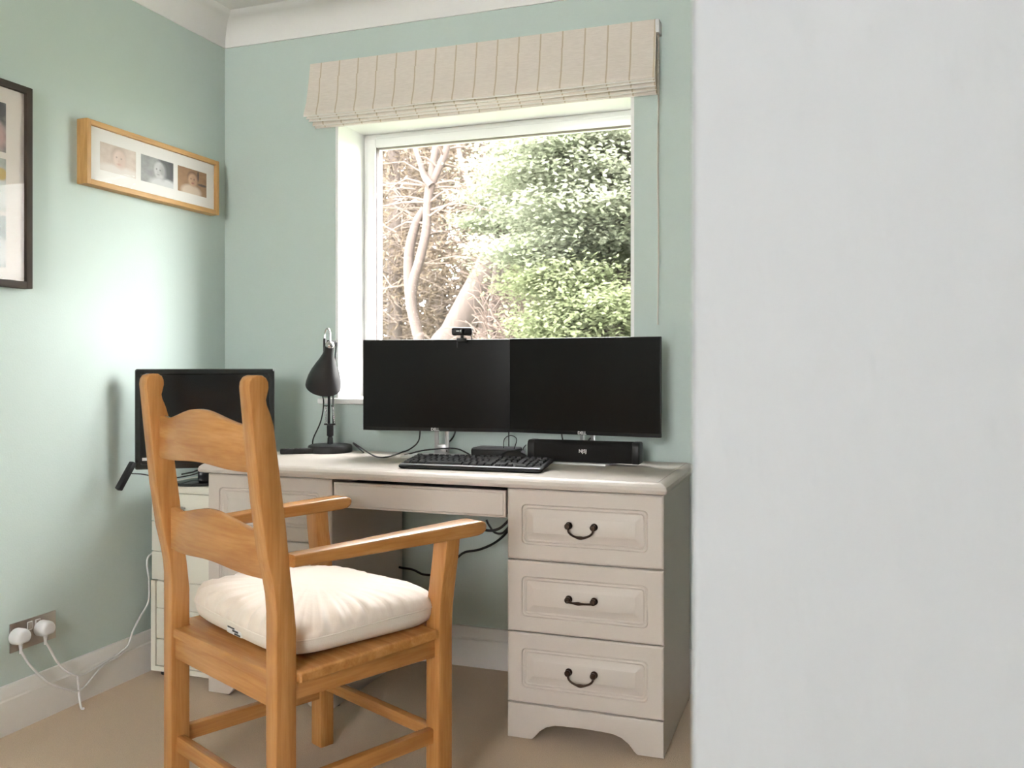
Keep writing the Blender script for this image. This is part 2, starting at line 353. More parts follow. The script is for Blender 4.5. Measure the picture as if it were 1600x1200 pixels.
# window
win = empty('window_1', (WX0, YB, WZ0), label='white framed window above the desk looking out on trees', cat='window', kind='structure')
def wb(name, m, fn, ang=30):
    k = MB(); fn(k); k.xf(Matrix.Translation(-win.location)); return k.build(name, m, win, ang)
t = 0.012
wb('window_reveal', 'white_reveal', lambda k: k.box(WX0, WX0 + t, YB + .001, YB + WT, WZ0, WZ1).prism([(WX1 - t, YB + .001), (WX1, YB + .001), (WX1 + .05, YB + WT), (WX1 + .05 - t, YB + WT)], 2, WZ0, WZ1).box(WX0, WX1 + .04, YB + .001, YB + WT, WZ1 - t, WZ1), 0)
wb('window_sill', 'white_gloss', lambda k: k.box(WX0 - 0.06, WX1 + 0.06, YB - 0.032, YB, WZ0 - 0.022, WZ0, 0.006).box(WX0, WX1, YB, YB + WT - .1, WZ0 - 0.004, WZ0 + 0.002))
FY = YB + 0.20
def frame_ring(k, x0, x1, z0, z1, wd, y0, y1, r=0.004):
    k.box(x0, x0 + wd, y0, y1, z0, z1, r).box(x1 - wd, x1, y0, y1, z0, z1, r).box(x0 + wd, x1 - wd, y0, y1, z0, z0 + wd, r).box(x0 + wd, x1 - wd, y0, y1, z1 - wd, z1, r)
fx0, fx1, fz0, fz1 = WX0 + t, WX1 + .022, WZ0 + .002, WZ1 - t
wb('window_frame', 'upvc', lambda k: frame_ring(k, fx0, fx1, fz0, fz1, 0.028, FY, FY + 0.07))
wb('window_sash', 'upvc', lambda k: frame_ring(k, fx0 + .02, fx1 - .02, fz0 + .02, fz1 - .02, 0.036, FY - 0.012, FY + 0.05, 0.006))
wb('window_gasket', 'gasket', lambda k: frame_ring(k, fx0 + .054, fx1 - .054, fz0 + .054, fz1 - .054, 0.004, FY - 0.004, FY + 0.02, 0.0), 0)
wb('window_pane', 'window_glass', lambda k: k.add([(fx0 + .05, FY + .006, fz0 + .05), (fx1 - .05, FY + .006, fz0 + .05), (fx1 - .05, FY + .006, fz1 - .05), (fx0 + .05, FY + .006, fz1 - .05)], [(0, 1, 2, 3)]), 0)

# ground outside
tag(MB().box(-40, 40, YB + WT, 60, -0.5, -0.4).build('ground', 'grass', smooth_angle=0), 'rough grass ground outside the window', 'ground', kind='structure')

# ================================================================== DESK
DX0, DX1, DY0, DY1, DH = -1.925, -0.405, 2.368, 2.918, 0.752
desk = empty('desk', ((DX0 + DX1) / 2, (DY0 + DY1) / 2, 0), label='painted greige pedestal desk with six panelled drawers under the window', cat='desk')
OFF = Matrix.Translation(-Vector(desk.location))
# desktop: moulded edge and a fine groove inset from the rim
def hrect(ins, z):
    return [Vector((p.x, p.z, z)) for p in rrect(DX0 + ins, DX1 - ins, DY0 + ins, DY1 - ins * 0.3, 0.006, 0, 3)]
b = MB(); b.loops([hrect(0.012, 0.722), hrect(0.004, 0.7225), hrect(0.001, 0.727), hrect(0.0, 0.733), hrect(0.003, 0.741), hrect(0.010, 0.7475), hrect(0.018, 0.751), hrect(0.026, 0.752), hrect(0.0275, 0.7503), hrect(0.0305, 0.7503), hrect(0.032, 0.752)])
b.xf(OFF).build('desktop', 'desk_paint', desk, 25)
FRONT = 2.400
P1 = (-0.869, -0.420); P0 = (-1.907, -1.446)
def moulded(x0, x1, z0, z1, r0=0.002):
    y = FRONT + 0.018
    L = [(0, y, .001), (0, FRONT + .005, .001), (.0015, FRONT + .002, .002), (.005, FRONT, .003), (.043, FRONT, .014), (.0455, FRONT + .0050, .013), (.0490, FRONT + .0058, .011), (.053, FRONT + .0040, .010), (.057, FRONT + .0062, .006), (.0585, FRONT + .0062, .005), (.076, FRONT + .0003, .002), (.0775, FRONT - .0004, .002)]
    k = MB(); k.loops([rrect(x0 + i, x1 - i, z0 + i, z1 - i, rr, yy, 4) for i, yy, rr in L]); return k
def drawer_handle(cx, cz, swing, parent):
    k = MB()
    for s in (-1, 1):
        m = Matrix.Translation((cx + s * .0365, FRONT, cz)) @ Matrix.Rotation(R(90), 4, 'X')
        k.lathe([(0.0, 0.0), (.0095, 0.0), (.0105, .003), (.0085, .006), (.006, .008), (.0065, .011), (.0088, .015), (.0088, .019), (.006, .0225), (0, .0235)], 14, m)
    pts = []
    for i in range(13):
        a = math.pi * i / 12; x = .0365 * math.cos(a) * -1; d = .026 * math.sin(a) ** 0.8
        x *= 0.80 + 0.2 * abs(math.cos(a))
        pts.append((cx + x, FRONT - .014 - d * math.sin(swing), cz - .004 - d * math.cos(swing)))
    k.tube(pts, lambda q: .0030 + .0022 * math.exp(-((q - .5) / .09) ** 2), 8, 2)
    return k.xf(OFF).build('drawer_handle', 'bronze', parent)
for (x0, x1), sw in ((P0, (0.15, 0.9, 0.2)), (P1, (0.15, 1.70, 0.15))):
    k = MB(); k.box(x0 + .016, x1 - .016, FRONT + .018, 2.885, 0.100, 0.722).box(x0 + .001, x0 + .017, FRONT + .018, 2.885, .004, .722).box(x1 - .017, x1 - .001, FRONT + .018, 2.885, .004, .722).box(x0 + .01, x1 - .01, 2.865, 2.885, .004, .11); k.xf(OFF).build('pedestal', 'desk_paint', desk, 0)
    for (z0, z1), s in zip(((.5155, .7165), (.3095, .5115), (.107, .3065)), sw):
        d = moulded(x0, x1, z0, z1).xf(OFF).build('drawer', 'desk_paint', desk, 20)
        drawer_handle((x0 + x1) / 2 - .004, (z0 + z1) / 2 + .004, s, d)
    # arched plinth board
    cx = (x0 + x1) / 2; hw = (x1 - x0) / 2
    arc = [(cx - .152, .004), (cx - .143, .012), (cx - .128, .030), (cx - .108, .044), (cx - .085, .051), (cx - .06, .053), (cx, .0545), (cx + .06, .053), (cx + .085, .051), (cx + .108, .044), (cx + .128, .030), (cx + .143, .012), (cx + .152, .004)]
    poly = [(x0, .004)] + arc + [(x1, .004), (x1, .1035), (x0, .1035)]
    k = MB()
    bm = bmesh.new(); A = [bm.verts.new((p[0], FRONT + .001, p[1])) for p in poly]; f = bm.faces.new(A)
    ext = bmesh.ops.extrude_face_region(bm, geom=[f]); 
    for v in ext['geom']:
        if isinstance(v, bmesh.types.BMVert): v.co.y = FRONT + .018
    bmesh.ops.recalc_face_normals(bm, faces=bm.faces)
    fe = [e for e in bm.edges if all(abs(v.co.y - FRONT - .001) < 1e-6 for v in e.verts)]
    bmesh.ops.bevel(bm, geom=fe, offset=.004, segments=2, profile=.5, affect='EDGES')
    k.from_bm(bm); k.xf(OFF).build('plinth', 'desk_paint', desk, 25)
    for fxp in (x0 + .013, x1 - .013):
        for fyp in (2.45, 2.86):
            k = MB(); k.lathe([(.012, 0), (.012, .005)], 12, Matrix.Translation((fxp, fyp, 0))); k.xf(OFF).build('foot', 'desk_dark', desk)
# knee-hole drawer
y = FRONT + .018
k = MB(); X0, X1, Z0, Z1 = -1.440, -0.875, .630, .708
k.loops([rrect(X0 + i, X1 - i, Z0 + i, Z1 - i, .001, yy, 2) for i, yy in ((0, y), (0, FRONT + .005), (.0015, FRONT + .003), (.006, FRONT + .0025), (.008, FRONT), (.02, FRONT))])
kd = k.xf(OFF).build('drawer', 'desk_paint', desk, 20)
MB().box(X0 + .01, X1 - .01, FRONT + .018, 2.80, Z0 + .004, Z1 - .01).xf(OFF).build('drawer_box', 'desk_dark', kd, 0)

# ================================================================== CREAM DRAWER CABINET IN THE CORNER
cab = empty('drawer_cabinet', (-2.06, 2.66, 0), label='narrow cream drawer cabinet in the corner left of the desk', cat='cabinet')
OC = Matrix.Translation(-Vector(cab.location)); cx0, cx1, cy0, cy1 = -2.192, -1.932, 2.462, 2.86
MB().box(cx0, cx1, cy0 + .012, cy1, .022, .640).xf(OC).build('body', 'cream_cabinet', cab, 0)
MB().box(cx0, cx1, cy0 - .002, cy1, .634, .660, .003).xf(OC).build('top', 'cream_cabinet', cab)
for zz0, zz1 in ((.5365, .6325), (.433, .5335), (.334, .430)):
    d = MB().box(cx0 + .002, cx1 - .002, cy0, cy0 + .014, zz0, zz1, .002).xf(OC).build('drawer', 'cream_cabinet', cab)
    k = MB(); k.lathe([(.004, 0), (.004, .008), (.008, .011), (.008, .015), (0, .017)], 12, Matrix.Translation(((cx0 + cx1) / 2 + .01, cy0, (zz0 + zz1) / 2)) @ Matrix.Rotation(R(90), 4, 'X')); k.xf(OC).build('knob', 'brushed_steel', d)
k = MB(); k.box(cx0, cx0 + .018, cy0 - .001, cy0 + .012, .022, .332).box(cx1 - .018, cx1, cy0 - .001, cy0 + .012, .022, .332).box(cx0 + .018, cx1 - .018, cy0 - .001, cy0 + .012, .022, .0385); k.xf(OC).build('front_frame', 'cream_cabinet', cab, 0)
for zz0, zz1 in ((.2385, .3295), (.1335, .2355), (.042, .1305)):
    MB().box(cx0 + .020, cx1 - .020, cy0 + .003, cy0 + .014, zz0, zz1, .002).xf(OC).build('drawer', 'cream_cabinet', cab)
for fx in (cx0 + .03, cx1 - .03):
    for fy in (cy0 + .04, cy1 - .04): MB().lathe([(.016, 0), (.018, .003), (.018, .019), (.012, .023)], 14, Matrix.Translation((fx, fy, 0))).xf(OC).build('foot', 'black_plastic', cab)

# ================================================================== CHAIR
TH = R(-25)
CO = Vector((-1.07, 1.5615, 0)); E1 = Vector((math.cos(TH), math.sin(TH), 0)); E2 = Vector((-math.sin(TH), math.cos(TH), 0))
MU, MV = -0.267, 0.237
chair = empty('armchair', CO + E1 * MU + E2 * MV, TH, label='honey pine ladder back armchair pulled up to the desk', cat='chair')
LC = Matrix.Translation((-MU, -MV, 0))
def cb(k, name, m, ang=35): return k.xf(LC).build(name, m, chair, ang)
POST = [(0, 0), (.048, 0), (.048, .515), (.041, .582), (.034, .634), (.0235, .735), (.008, .852), (-.005, .945), (-.012, .968), (-.0205, .988), (-.0225, .998), (-.0195, 1.010), (-.0165, 1.022), (-.0175, 1.034), (-.022, 1.043), (-.031, 1.0485), (-.044, 1.049), (-.054, 1.045), (-.060, 1.036), (-.0615, 1.024), (-.052, .928), (-.037, .785), (-.021, .674), (-.010, .628), (-.003, .590), (0, .555)]
for u0, u1 in ((-.045, 0), (-.534, -.489)):
    k = MB(); k.prism(POST, 0, u0, u1, .0045, 2); cb(k, 'back_post', 'pine_z')
def slat(zt_end, zt_mid, zb_end, zb_mid, v0, bow, name='back_slat'):
    L = []; N = 28
    for i in range(N + 1):
        q = i / N; u = -.500 + .466 * q; s = math.sin(math.pi * q); h = (0.5 - 0.5 * math.cos(2 * math.pi * min(1, max(0, (q - .13) / .74)))) 
        zt = zt_end + (zt_mid - zt_end) * h - .004 * (math.exp(-((q - .12) / .07) ** 2) + math.exp(-((q - .88) / .07) ** 2))
        zb = zb_end + (zb_mid - zb_end) * h; v = v0 - bow * s; tk = .010
        sl = -.09 * 0
        L.append([Vector((u, v - tk + .002, zb)), Vector((u, v + tk - .002, zb)), Vector((u, v + tk, zb + .003)), Vector((u, v + tk, zt - .003)), Vector((u, v + tk - .003, zt)), Vector((u, v - tk + .003, zt)), Vector((u, v - tk, zt - .003)), Vector((u, v - tk, zb + .003))])
    k = MB(); k.loops(L); cb(k, name, 'pine_x', 50)
slat(.947, .971, .845, .853, -.018, .016)
slat(.722, .743, .620, .629, .010, .016)
# front posts, leaning outward above the seat
for sgn in (1, -1):
    L = []
    for z, du in ((0, 0), (.20, 0), (.42, 0), (.46, .001), (.50, .005), (.55, .013), (.60, .022), (.66, .030)):
        c = MU + sgn * (.252 + du); hu, v0, v1, r = .025, .431, .474, .004
        pts = []
        for cu, cv, a0 in ((c + hu - r, v0 + r, -90), (c + hu - r, v1 - r, 0), (c - hu + r, v1 - r, 90), (c - hu + r, v0 + r, 180)):
            for q in range(3): a = R(a0 + 45 * q); pts.append(Vector((cu + r * math.cos(a), cv + r * math.sin(a), z)))
        L.append(pts)
    k = MB(); k.loops(L); cb(k, 'front_leg', 'pine_z', 40)
# arms
for sgn in (1, -1):
    L = []
    spec = [(.030, .2665, .022, .650, .676), (.10, .2685, .023, .650, .677), (.20, .272, .025, .6505, .679), (.30, .2755, .028, .651, .682), (.40, .279, .031, .6515, .6845), (.48, .282, .033, .652, .6865), (.52, .2835, .0335, .6525, .6875), (.538, .284, .033, .655, .687), (.549, .2845, .031, .660, .6835), (.555, .2845, .027, .666, .678)]
    for v, c, hw_, z0, z1 in spec:
        c = MU + sgn * c; pts = []; r = min(.006, (z1 - z0) / 2 - .0005)
        for cu, cz, a0 in ((c + hw_ - r, z0 + r, -90), (c + hw_ - r, z1 - r, 0), (c - hw_ + r, z1 - r, 90), (c - hw_ + r, z0 + r, 180)):
            for q in range(4): a = R(a0 + 30 * q); pts.append(Vector((cu + r * math.cos(a), v, cz + r * math.sin(a))))
        L.append(pts)
    k = MB(); k.loops(L); cb(k, 'armrest', 'pine_y', 50)
# seat board with corners notched round the posts, rounded edge
sl = [(-.486, .004), (-.048, .004), (-.048, .0485), (.008, .0485), (.012, .0525), (.012, .425), (-.045, .428), (-.045, .485), (-.489, .485), (-.489, .428), (-.546, .425), (-.546, .0525), (-.542, .0485), (-.486, .0485)]
bm = bmesh.new(); A = [bm.verts.new((p[0], p[1], .416)) for p in sl]; f = bm.faces.new(A); ex = bmesh.ops.extrude_face_region(bm, geom=[f])
for v in ex['geom']:
    if isinstance(v, bmesh.types.BMVert): v.co.z = .438
bmesh.ops.recalc_face_normals(bm, faces=bm.faces)
te = [e for e in bm.edges if all(v.co.z > .43 for v in e.verts)]
bmesh.ops.bevel(bm, geom=te, offset=.011, segments=4, profile=.5, affect='EDGES', clamp_overlap=True)
k = MB().from_bm(bm); k.v = [(x, y_, z - .012 * (1 - min(1, max(0, y_ / .42)))) for x, y_, z in k.v]; cb(k, 'seat', 'pine_x', 40)
cb(MB().box(-.034, -.006, .045, .435, .366, .412, .002), 'side_rail', 'pine_y'); cb(MB().box(-.528, -.500, .045, .435, .366, .412, .002), 'side_rail', 'pine_y')
cb(MB().box(-.491, -.043, .010, .032, .350, .408, .002), 'rear_rail', 'pine_x'); cb(MB().box(-.495, -.039, .440, .464, .366, .415, .002), 'front_rail', 'pine_x')
cb(MB().box(-.033, -.011, .045, .435, .156, .192, .003), 'stretcher', 'pine_y'); cb(MB().box(-.523, -.501, .045, .435, .134, .172, .003), 'stretcher', 'pine_y')
cb(MB().box(-.495, -.039, .442, .464, .158, .188, .003), 'stretcher', 'pine_x'); cb(MB().box(-.491, -.043, .014, .034, .118, .158, .003), 'stretcher', 'pine_x')

# cushion on the seat
cu_l = Vector((-.270, .262, 0)); cw = CO + E1 * cu_l.x + E2 * cu_l.y
cush = empty('seat_cushion', (cw.x, cw.y, .439), TH + R(-2), label='cream cotton seat cushion with gathered top lying on the chair', cat='cushion')
NU = 240
def cring(sx, sy, z, wob=0.0, ex=6.0, lean=0.0):
    P = []
    for i in range(NU):
        a = 2 * math.pi * i / NU; c, s = math.cos(a), math.sin(a)
        rr_ = (abs(c) ** ex + abs(s) ** ex) ** (-1 / ex)
        near = max(0, min(1, (-s + .35) / .9))            # gathers show on the side toward the chair back
        g = math.sin(31 * a) * .5 + math.sin(47 * a + 1.1) * .35 + math.sin(73 * a + 2.3) * .25
        wv = 1 + wob * (.25 + near) * g * .5
        zz = z + wob * (.25 + near) * g * .16 + z * .10 * math.sin(2 * a + .6) * (sx / .258) ** 2
        P.append(Vector((rr_ * c * sx * wv, rr_ * s * sy * wv, zz)))
    return P
HX, HY = .258, .222
k = MB(); k.loops([cring(HX * .84, HY * .84, .001), cring(HX * .93, HY * .93, .005), cring(HX * .975, HY * .975, .014), cring(HX * .994, HY * .994, .027), cring(HX, HY, .042)], True, False)
k.build('cushion_band', 'cushion_band', cush, 60)
tops = [(1.0, .042, 0, 6.0), (1.004, .047, .010, 6.0), (.994, .058, .030, 5.6), (.962, .070, .042, 5.0), (.90, .079, .036, 4.4), (.80, .086, .015, 3.8), (.66, .091, .004, 3.2), (.48, .095, .001, 2.8), (.28, .097, 0, 2.4), (.10, .097, 0, 2.0)]
k = MB(); k.loops([cring(HX * s_, HY * s_, z, wob, ex) for (s_, z, wob, ex) in tops], False, True)
o = k.build('cushion_cover', 'cushion_cotton', cush, 75)
pr = [p * 1.003 for p in cring(HX, HY, .042)]; b = MB(); b.tube([tuple(p) for p in pr + [pr[0]]], .0020, 6, 0); b.build('piping', 'cushion_band', cush, 60)
# maker's tag on the band, facing the camera
k = MB(); k.box(-.012, .058, -HY * .992 - .0005, -HY * .95, .012, .030, .0008); tg = k.build('label_tag', 'print_white', cush)
k = MB(); k.box(-.008, .026, -HY * .992 - .0012, -HY * .98, .0245, .028).box(.026, .054, -HY * .992 - .0012, -HY * .98, .0135, .0175).box(.016, .044, -HY * .992 - .0012, -HY * .98, .019, .0235); k.build('label_print', 'print_black', tg, 0)

# ================================================================== MONITORS ON THE DESK
def monitor(name, left, right, zb, zt, label, neck_x=0.0):
    """left/right: plan points of the screen's front edges"""
    L, Rr = Vector(left), Vector(right); d = Rr - L; wd = d.length; ang = math.atan2(d.y, d.x); c = (L + Rr) / 2
    o = empty(name, (c.x, c.y, DH), ang, label, 'monitor', 'twin monitors on the desk'); hw_ = wd / 2
    z0, z1 = zb - DH, zt - DH
    MB().box(-hw_, hw_, 0.0, .012, z0, z1, .0025).build('bezel', 'black_plastic', o)
    MB().box(-hw_ + .012, hw_ - .012, .012, .040, z0 + .015, z1 - .06, .012, 3).build('rear_housing', 'black_plastic', o)
    MB().box(-hw_ + .0025, hw_ - .0025, -.0009, .002, z0 + .0125, z1 - .0025).build('screen', 'screen', o, 0)
    text_mesh('logo', 'DELL', .0135, 'print_white', o, (0.0, -.0006, z0 + .0062), (R(90), 0, 0), .0003, .0004)
    # slotted neck
    k = MB()
    nx = neck_x
    poly_o = [(nx - .028, .004), (nx + .028, .004), (nx + .024, .16), (nx - .024, .16)]
    k.box(nx - .027, nx - .011, .044, .052, .004, .24, .003).box(nx + .011, nx + .027, .044, .052, .004, .24, .003).box(nx - .027, nx + .027, .044, .052, .004, .040, .003).box(nx - .027, nx + .027, .040, .052, .20, .25, .003)
    k.build('stand_neck', 'silver', o)
    k = MB(); k.box(nx - .11, nx + .11, -.075, .052, 0, .007, .002); k.build('stand_base', 'silver_paint', o)
    return o
ML, MM0 = on_y(567, 600, 2.776), on_y(797.0, 600, 2.848)
MM1, MR = on_y(796, 600, 2.832), on_y(1032.5, 600, 2.765)
mon_l = monitor('monitor', (ML.x, ML.y), (MM0.x, MM0.y), .840, 1.1575, 'black flat monitor with the webcam clipped on top', .01)
mon_r = monitor('monitor', (MM1.x, MM1.y), (MR.x, MR.y), .842, 1.1585, 'black flat monitor standing behind the soundbar', .0)

# webcam
wp = on_y(722, 531, 2.815)
wcam = empty('webcam', (wp.x, wp.y, 1.158), R(9) + R(14), label='small black webcam clipped on the left desk monitor', cat='webcam')
k = MB(); k.box(-.036, .036, -.016, .010, .012, .040, .008, 3); k.build('body', 'black_plastic', wcam)
k = MB(); k.lathe([(.0095, 0), (.0095, .002), (.007, .003), (0, .002)], 18, Matrix.Translation((0, -.0155, .027)) @ Matrix.Rotation(R(90), 4, 'X')); k.build('lens', 'black_gloss', wcam)
k = MB(); k.box(-.020, -.010, -.0166, -.0155, .0255, .0285); k.build('print', 'silver_paint', wcam, 0)
k = MB(); k.box(-.006, .006, -.004, .006, .002, .014, .001).box(-.019, .016, -.012, .020, 0, .003, .001).box(-.019, .016, -.013, -.0105, -.010, .003, .001).box(-.019, .016, .014, .022, -.03, .003, .002); k.build('clip', 'black_plastic', wcam)
k = MB(); k.tube([(.030, .004, .014), (.033, .008, .004), (.030, .020, -.012), (.028, .034, -.05)], .0018, 6); k.build('cable', 'black_rubber', wcam)

# soundbar, sits on the right stand's foot
sbl, sbr = on_y(824, 700, 2.735), on_y(999, 700, 2.735)
sb = empty('soundbar', ((sbl.x + sbr.x) / 2, 2.765, DH + .0075), R(0), label='long black soundbar in front of the right hand monitor', cat='speaker')
hw_ = (sbr.x - sbl.x) / 2
k = MB(); prof = [(-.030, .004), (-.028, .001), (.026, .001), (.030, .006), (.030, .050), (.024, .064), (.016, .067), (-.020, .067), (-.027, .063), (-.031, .054)]
k.prism(prof, 0, -hw_ + .024, hw_ - .024); k.build('grille', 'dark_fabric', sb, 45)
for s in (-1, 1):
    k = MB(); k.prism([(p[0] * 1.03, .0335 + (p[1] - .0335) * 1.03) for p in prof], 0, min(s * hw_, s * (hw_ - .025)), max(s * hw_, s * (hw_ - .025)), .004, 3); k.build('end_cap', 'black_plastic', sb, 45)
text_mesh('logo', 'NJSJ', .0150, 'print_white', sb, (0.002, -.0312, .036), (R(90), 0, 0), .0004, .0003)

# keyboard
ka, kb_ = on_z(621, 729, DH + .006), on_z(846, 737, DH + .006)
kv = Vector((kb_.x - ka.x, kb_.y - ka.y, 0)); kang = math.atan2(kv.y, kv.x); kw = kv.length
kbd = empty('keyboard', (ka.x + kv.x / 2, ka.y + kv.y / 2, DH), kang, label='black full size computer keyboard at the front of the desk', cat='keyboard')
TILT = Matrix.Rotation(R(6.5), 4, 'X')
bd = .155
k = MB(); k.loops([[Vector((p.x, p.z, zz)) for p in rrect(-kw / 2 + i, kw / 2 - i, i, bd - i, .012, 0, 3)] for i, zz in ((.004, 0), (0, .004), (0, .009), (.003, .0125), (.006, .013))]); k.xf(TILT).build('case', 'black_plastic', kbd, 40)
k = MB(); k.box(-kw / 2 + .006, kw / 2 - .006, .0035, .014, .0105, .0142, .0012); k.xf(TILT).build('front_trim', 'trim_silver', kbd)
for fx in (-kw / 2 + .03, kw / 2 - .03):
    MB().box(fx - .01, fx + .01, bd - .012, bd - .006, -.012, .002).xf(TILT).build('foot', 'black_plastic', kbd)
k = MB()
def key(x0, x1, yc, dep=.0165):
    L = [[Vector((p.x, p.z, zz)) for p in rrect(x0 + i, x1 - i, yc - dep / 2 + i, yc + dep / 2 - i, .0015, 0, 1)] for i, zz in ((.0006, .0125), (.0010, .0165), (.0030, .0195))]
    k.loops(L, False, True)
U_ = (kw - .022) / 22.6; x0 = -kw / 2 + .011
rows = [[1] * 1, [], [], [], [], []]
R0 = [(0, 1), (2, 1), (3, 1), (4, 1), (5, 1), (6.5, 1), (7.5, 1), (8.5, 1), (9.5, 1), (11, 1), (12, 1), (13, 1), (14, 1), (15.3, 1), (16.3, 1), (17.3, 1), (18.6, 1), (19.6, 1), (20.6, 1), (21.6, 1)]
R1 = [(i, 1) for i in range(13)] + [(13, 2)] + [(15.3 + i, 1) for i in range(3)] + [(18.6 + i, 1) for i in range(4)]
R2 = [(0, 1.5)] + [(1.5 + i, 1) for i in range(12)] + [(13.5, 1.5)] + [(15.3 + i, 1) for i in range(3)] + [(18.6 + i, 1) for i in range(4)]
R3 = [(0, 1.75)] + [(1.75 + i, 1) for i in range(12)] + [(13.75, 1.25)] + [(18.6 + i, 1) for i in range(3)]
R4 = [(0, 1.25)] + [(1.25 + i, 1) for i in range(11)] + [(12.25, 2.75), (16.3, 1)] + [(18.6 + i, 1) for i in range(4)]
R5 = [(0, 1.25), (1.25, 1.25), (2.5, 1.25), (3.75, 6.25), (10, 1.25), (11.25, 1.25), (12.5, 1.25), (13.75, 1.25), (15.3, 1), (16.3, 1), (17.3, 1), (18.6, 2), (20.6, 1)]
for r_, yc in zip((R5, R4, R3, R2, R1, R0), (.027, .046, .065, .084, .103, .130)):
    for a, l_ in r_: key(x0 + a * U_ + .0008, x0 + (a + l_) * U_ - .0008, yc)
tag(k.xf(TILT).build('keys', 'key_plastic', kbd, 30), kind='stuff')

# black media box and mouse behind the keyboard
bl, br = on_y(734, 700, 2.775), on_y(803, 700, 2.775)
mb_ = empty('media_box', ((bl.x + br.x) / 2, 2.825, DH), 0, label='flat black box lying between the keyboard and the monitors', cat='box')
hw_ = (br.x - bl.x) / 2
k = MB(); k.loops([[Vector((p.x, p.z, zz)) for p in rrect(-hw_ + i, hw_ - i, -.05 + i, .05 - i, .014, 0, 4)] for i, zz in ((.004, 0), (.001, .004), (0, .030), (.0015, .034))]); k.build('lower_case', 'black_plastic', mb_, 40)
k = MB(); k.loops([[Vector((p.x, p.z, zz)) for p in rrect(-hw_ + i, hw_ - i, -.05 + i, .05 - i, .014, 0, 4)] for i, zz in ((.002, .0345), (.0015, .0365), (.005, .0385))]); k.build('lid', 'grey_plastic', mb_, 40)
mp_ = on_y(803, 705, 2.735)
ms = empty('computer_mouse', (mp_.x, 2.735, DH), R(-70), label='black computer mouse beside the left end of the soundbar', cat='mouse')
L = []
for q in range(11):
    t_ = q / 10; yy = -.055 + .11 * t_; wd = .030 * (1 - (2 * t_ - 1) ** 4) ** .5 + .002; h = .040 * math.sin(math.pi * (t_ * .86 + .1)) ** .7
    L.append([Vector((wd * math.cos(a) * (1 if math.sin(a) > 0 else .9), yy, max(.001, h * max(0, math.sin(a))))) for a in [2 * math.pi * j / 16 for j in range(16)]])
k = MB(); k.loops(L); k.build('shell', 'black_plastic', ms, 60)
k = MB(); k.lathe([(.006, -.003), (.007, 0), (.006, .003)], 14, Matrix.Translation((0, .030, .033)) @ Matrix.Rotation(R(90), 4, 'Y')); k.build('scroll_wheel', 'grey_plastic', ms)
def cable(name, pts, r, m, label, cat='cable', parent=None, group=None):
    o = MB().tube(pts, r, 8, 6).build(name, m, parent, 60)
    return tag(o, label, cat, group) if parent is None else o
cable('cable', [on_y(787, 704, 2.80), on_y(787, 690, 2.80), on_y(791, 683, 2.80), on_y(799, 680.5, 2.80), on_y(806, 684, 2.80), on_y(807, 690, 2.80), on_y(803, 702, 2.79), on_y(802, 709, 2.77)], .0016, 'black_rubber', 'thin black cable looping up behind the mouse')
cable('cable', [on_y(795, 640, 2.872), on_y(795, 668, 2.872), on_y(795, 690, 2.865), on_y(795, 709, 2.862)], .0022, 'black_rubber', 'black cable hanging straight down where the two monitors meet')
cable('cable', [on_y(822, 695, 2.775), on_y(818, 700, 2.775), on_y(818, 707, 2.765), on_y(824, 714, 2.75), on_y(830, 712, 2.77)], .0016, 'black_rubber', 'thin black cable curling off the left end of the soundbar')
cable('cable', [on_y(656, 640, 2.86), on_y(656, 678, 2.86), on_y(652, 692, 2.86), on_y(640, 702, 2.86), on_y(628, 706.5, 2.84), on_z(605, 714, DH + .003), on_z(585, 712.5, DH + .003), on_y(553, 692.5, 2.86), on_y(560, 700, 2.86), on_z(568, 707, DH + .004)], .0027, 'black_rubber', 'black cable dropping from the left monitor and lying bent beside the lamp')
cable('cable', [on_z(632, 711, DH + .003), on_y(660, 704, 2.80), on_y(690, 701, 2.80), on_y(712, 701, 2.81), on_y(724, 705, 2.815), on_y(735, 711, 2.82)], .0026, 'black_rubber', 'black cable running over behind the keyboard to the flat box')
cable('cable', [on_y(712, 660, 2.87), on_y(711, 676, 2.87), on_y(706, 686, 2.87), on_y(700, 693, 2.87), on_y(698, 706, 2.86)], .003, 'black_rubber', 'black cable hanging beside the silver neck of the left monitor')
cable('cable', [on_y(876, 660, 2.85), on_y(878, 680, 2.85), on_y(880, 690, 2.85), on_y(884, 705, 2.85)], .0026, 'black_rubber', 'short black cable behind the soundbar left of the monitor neck')
cable('cable', [on_y(940, 665, 2.85), on_y(928, 681, 2.85), on_y(921, 686, 2.84), on_y(919, 694, 2.84), on_y(918, 706, 2.84)], .003, 'black_rubber', 'short black cable crossing the neck behind the soundbar')

# remote control on the desk
ra = on_z(437, 709.5, DH)
rc = empty('remote_control', (ra.x + .052, ra.y + .036, DH), R(35), label='slim black remote control lying left of the desk lamp', cat='remote control')
MB().box(-.062, .062, -.018, .018, 0, .018, .005, 3).build('case', 'black_plastic', rc)
k = MB()
for i in range(7):
    for j in (-1, 0, 1): k.lathe([(.0035, 0), (.003, .0015)], 8, Matrix.Translation((-.045 + .014 * i, j * .010, .0178)))
tag(k.build('buttons', 'grey_plastic', rc), kind='stuff')

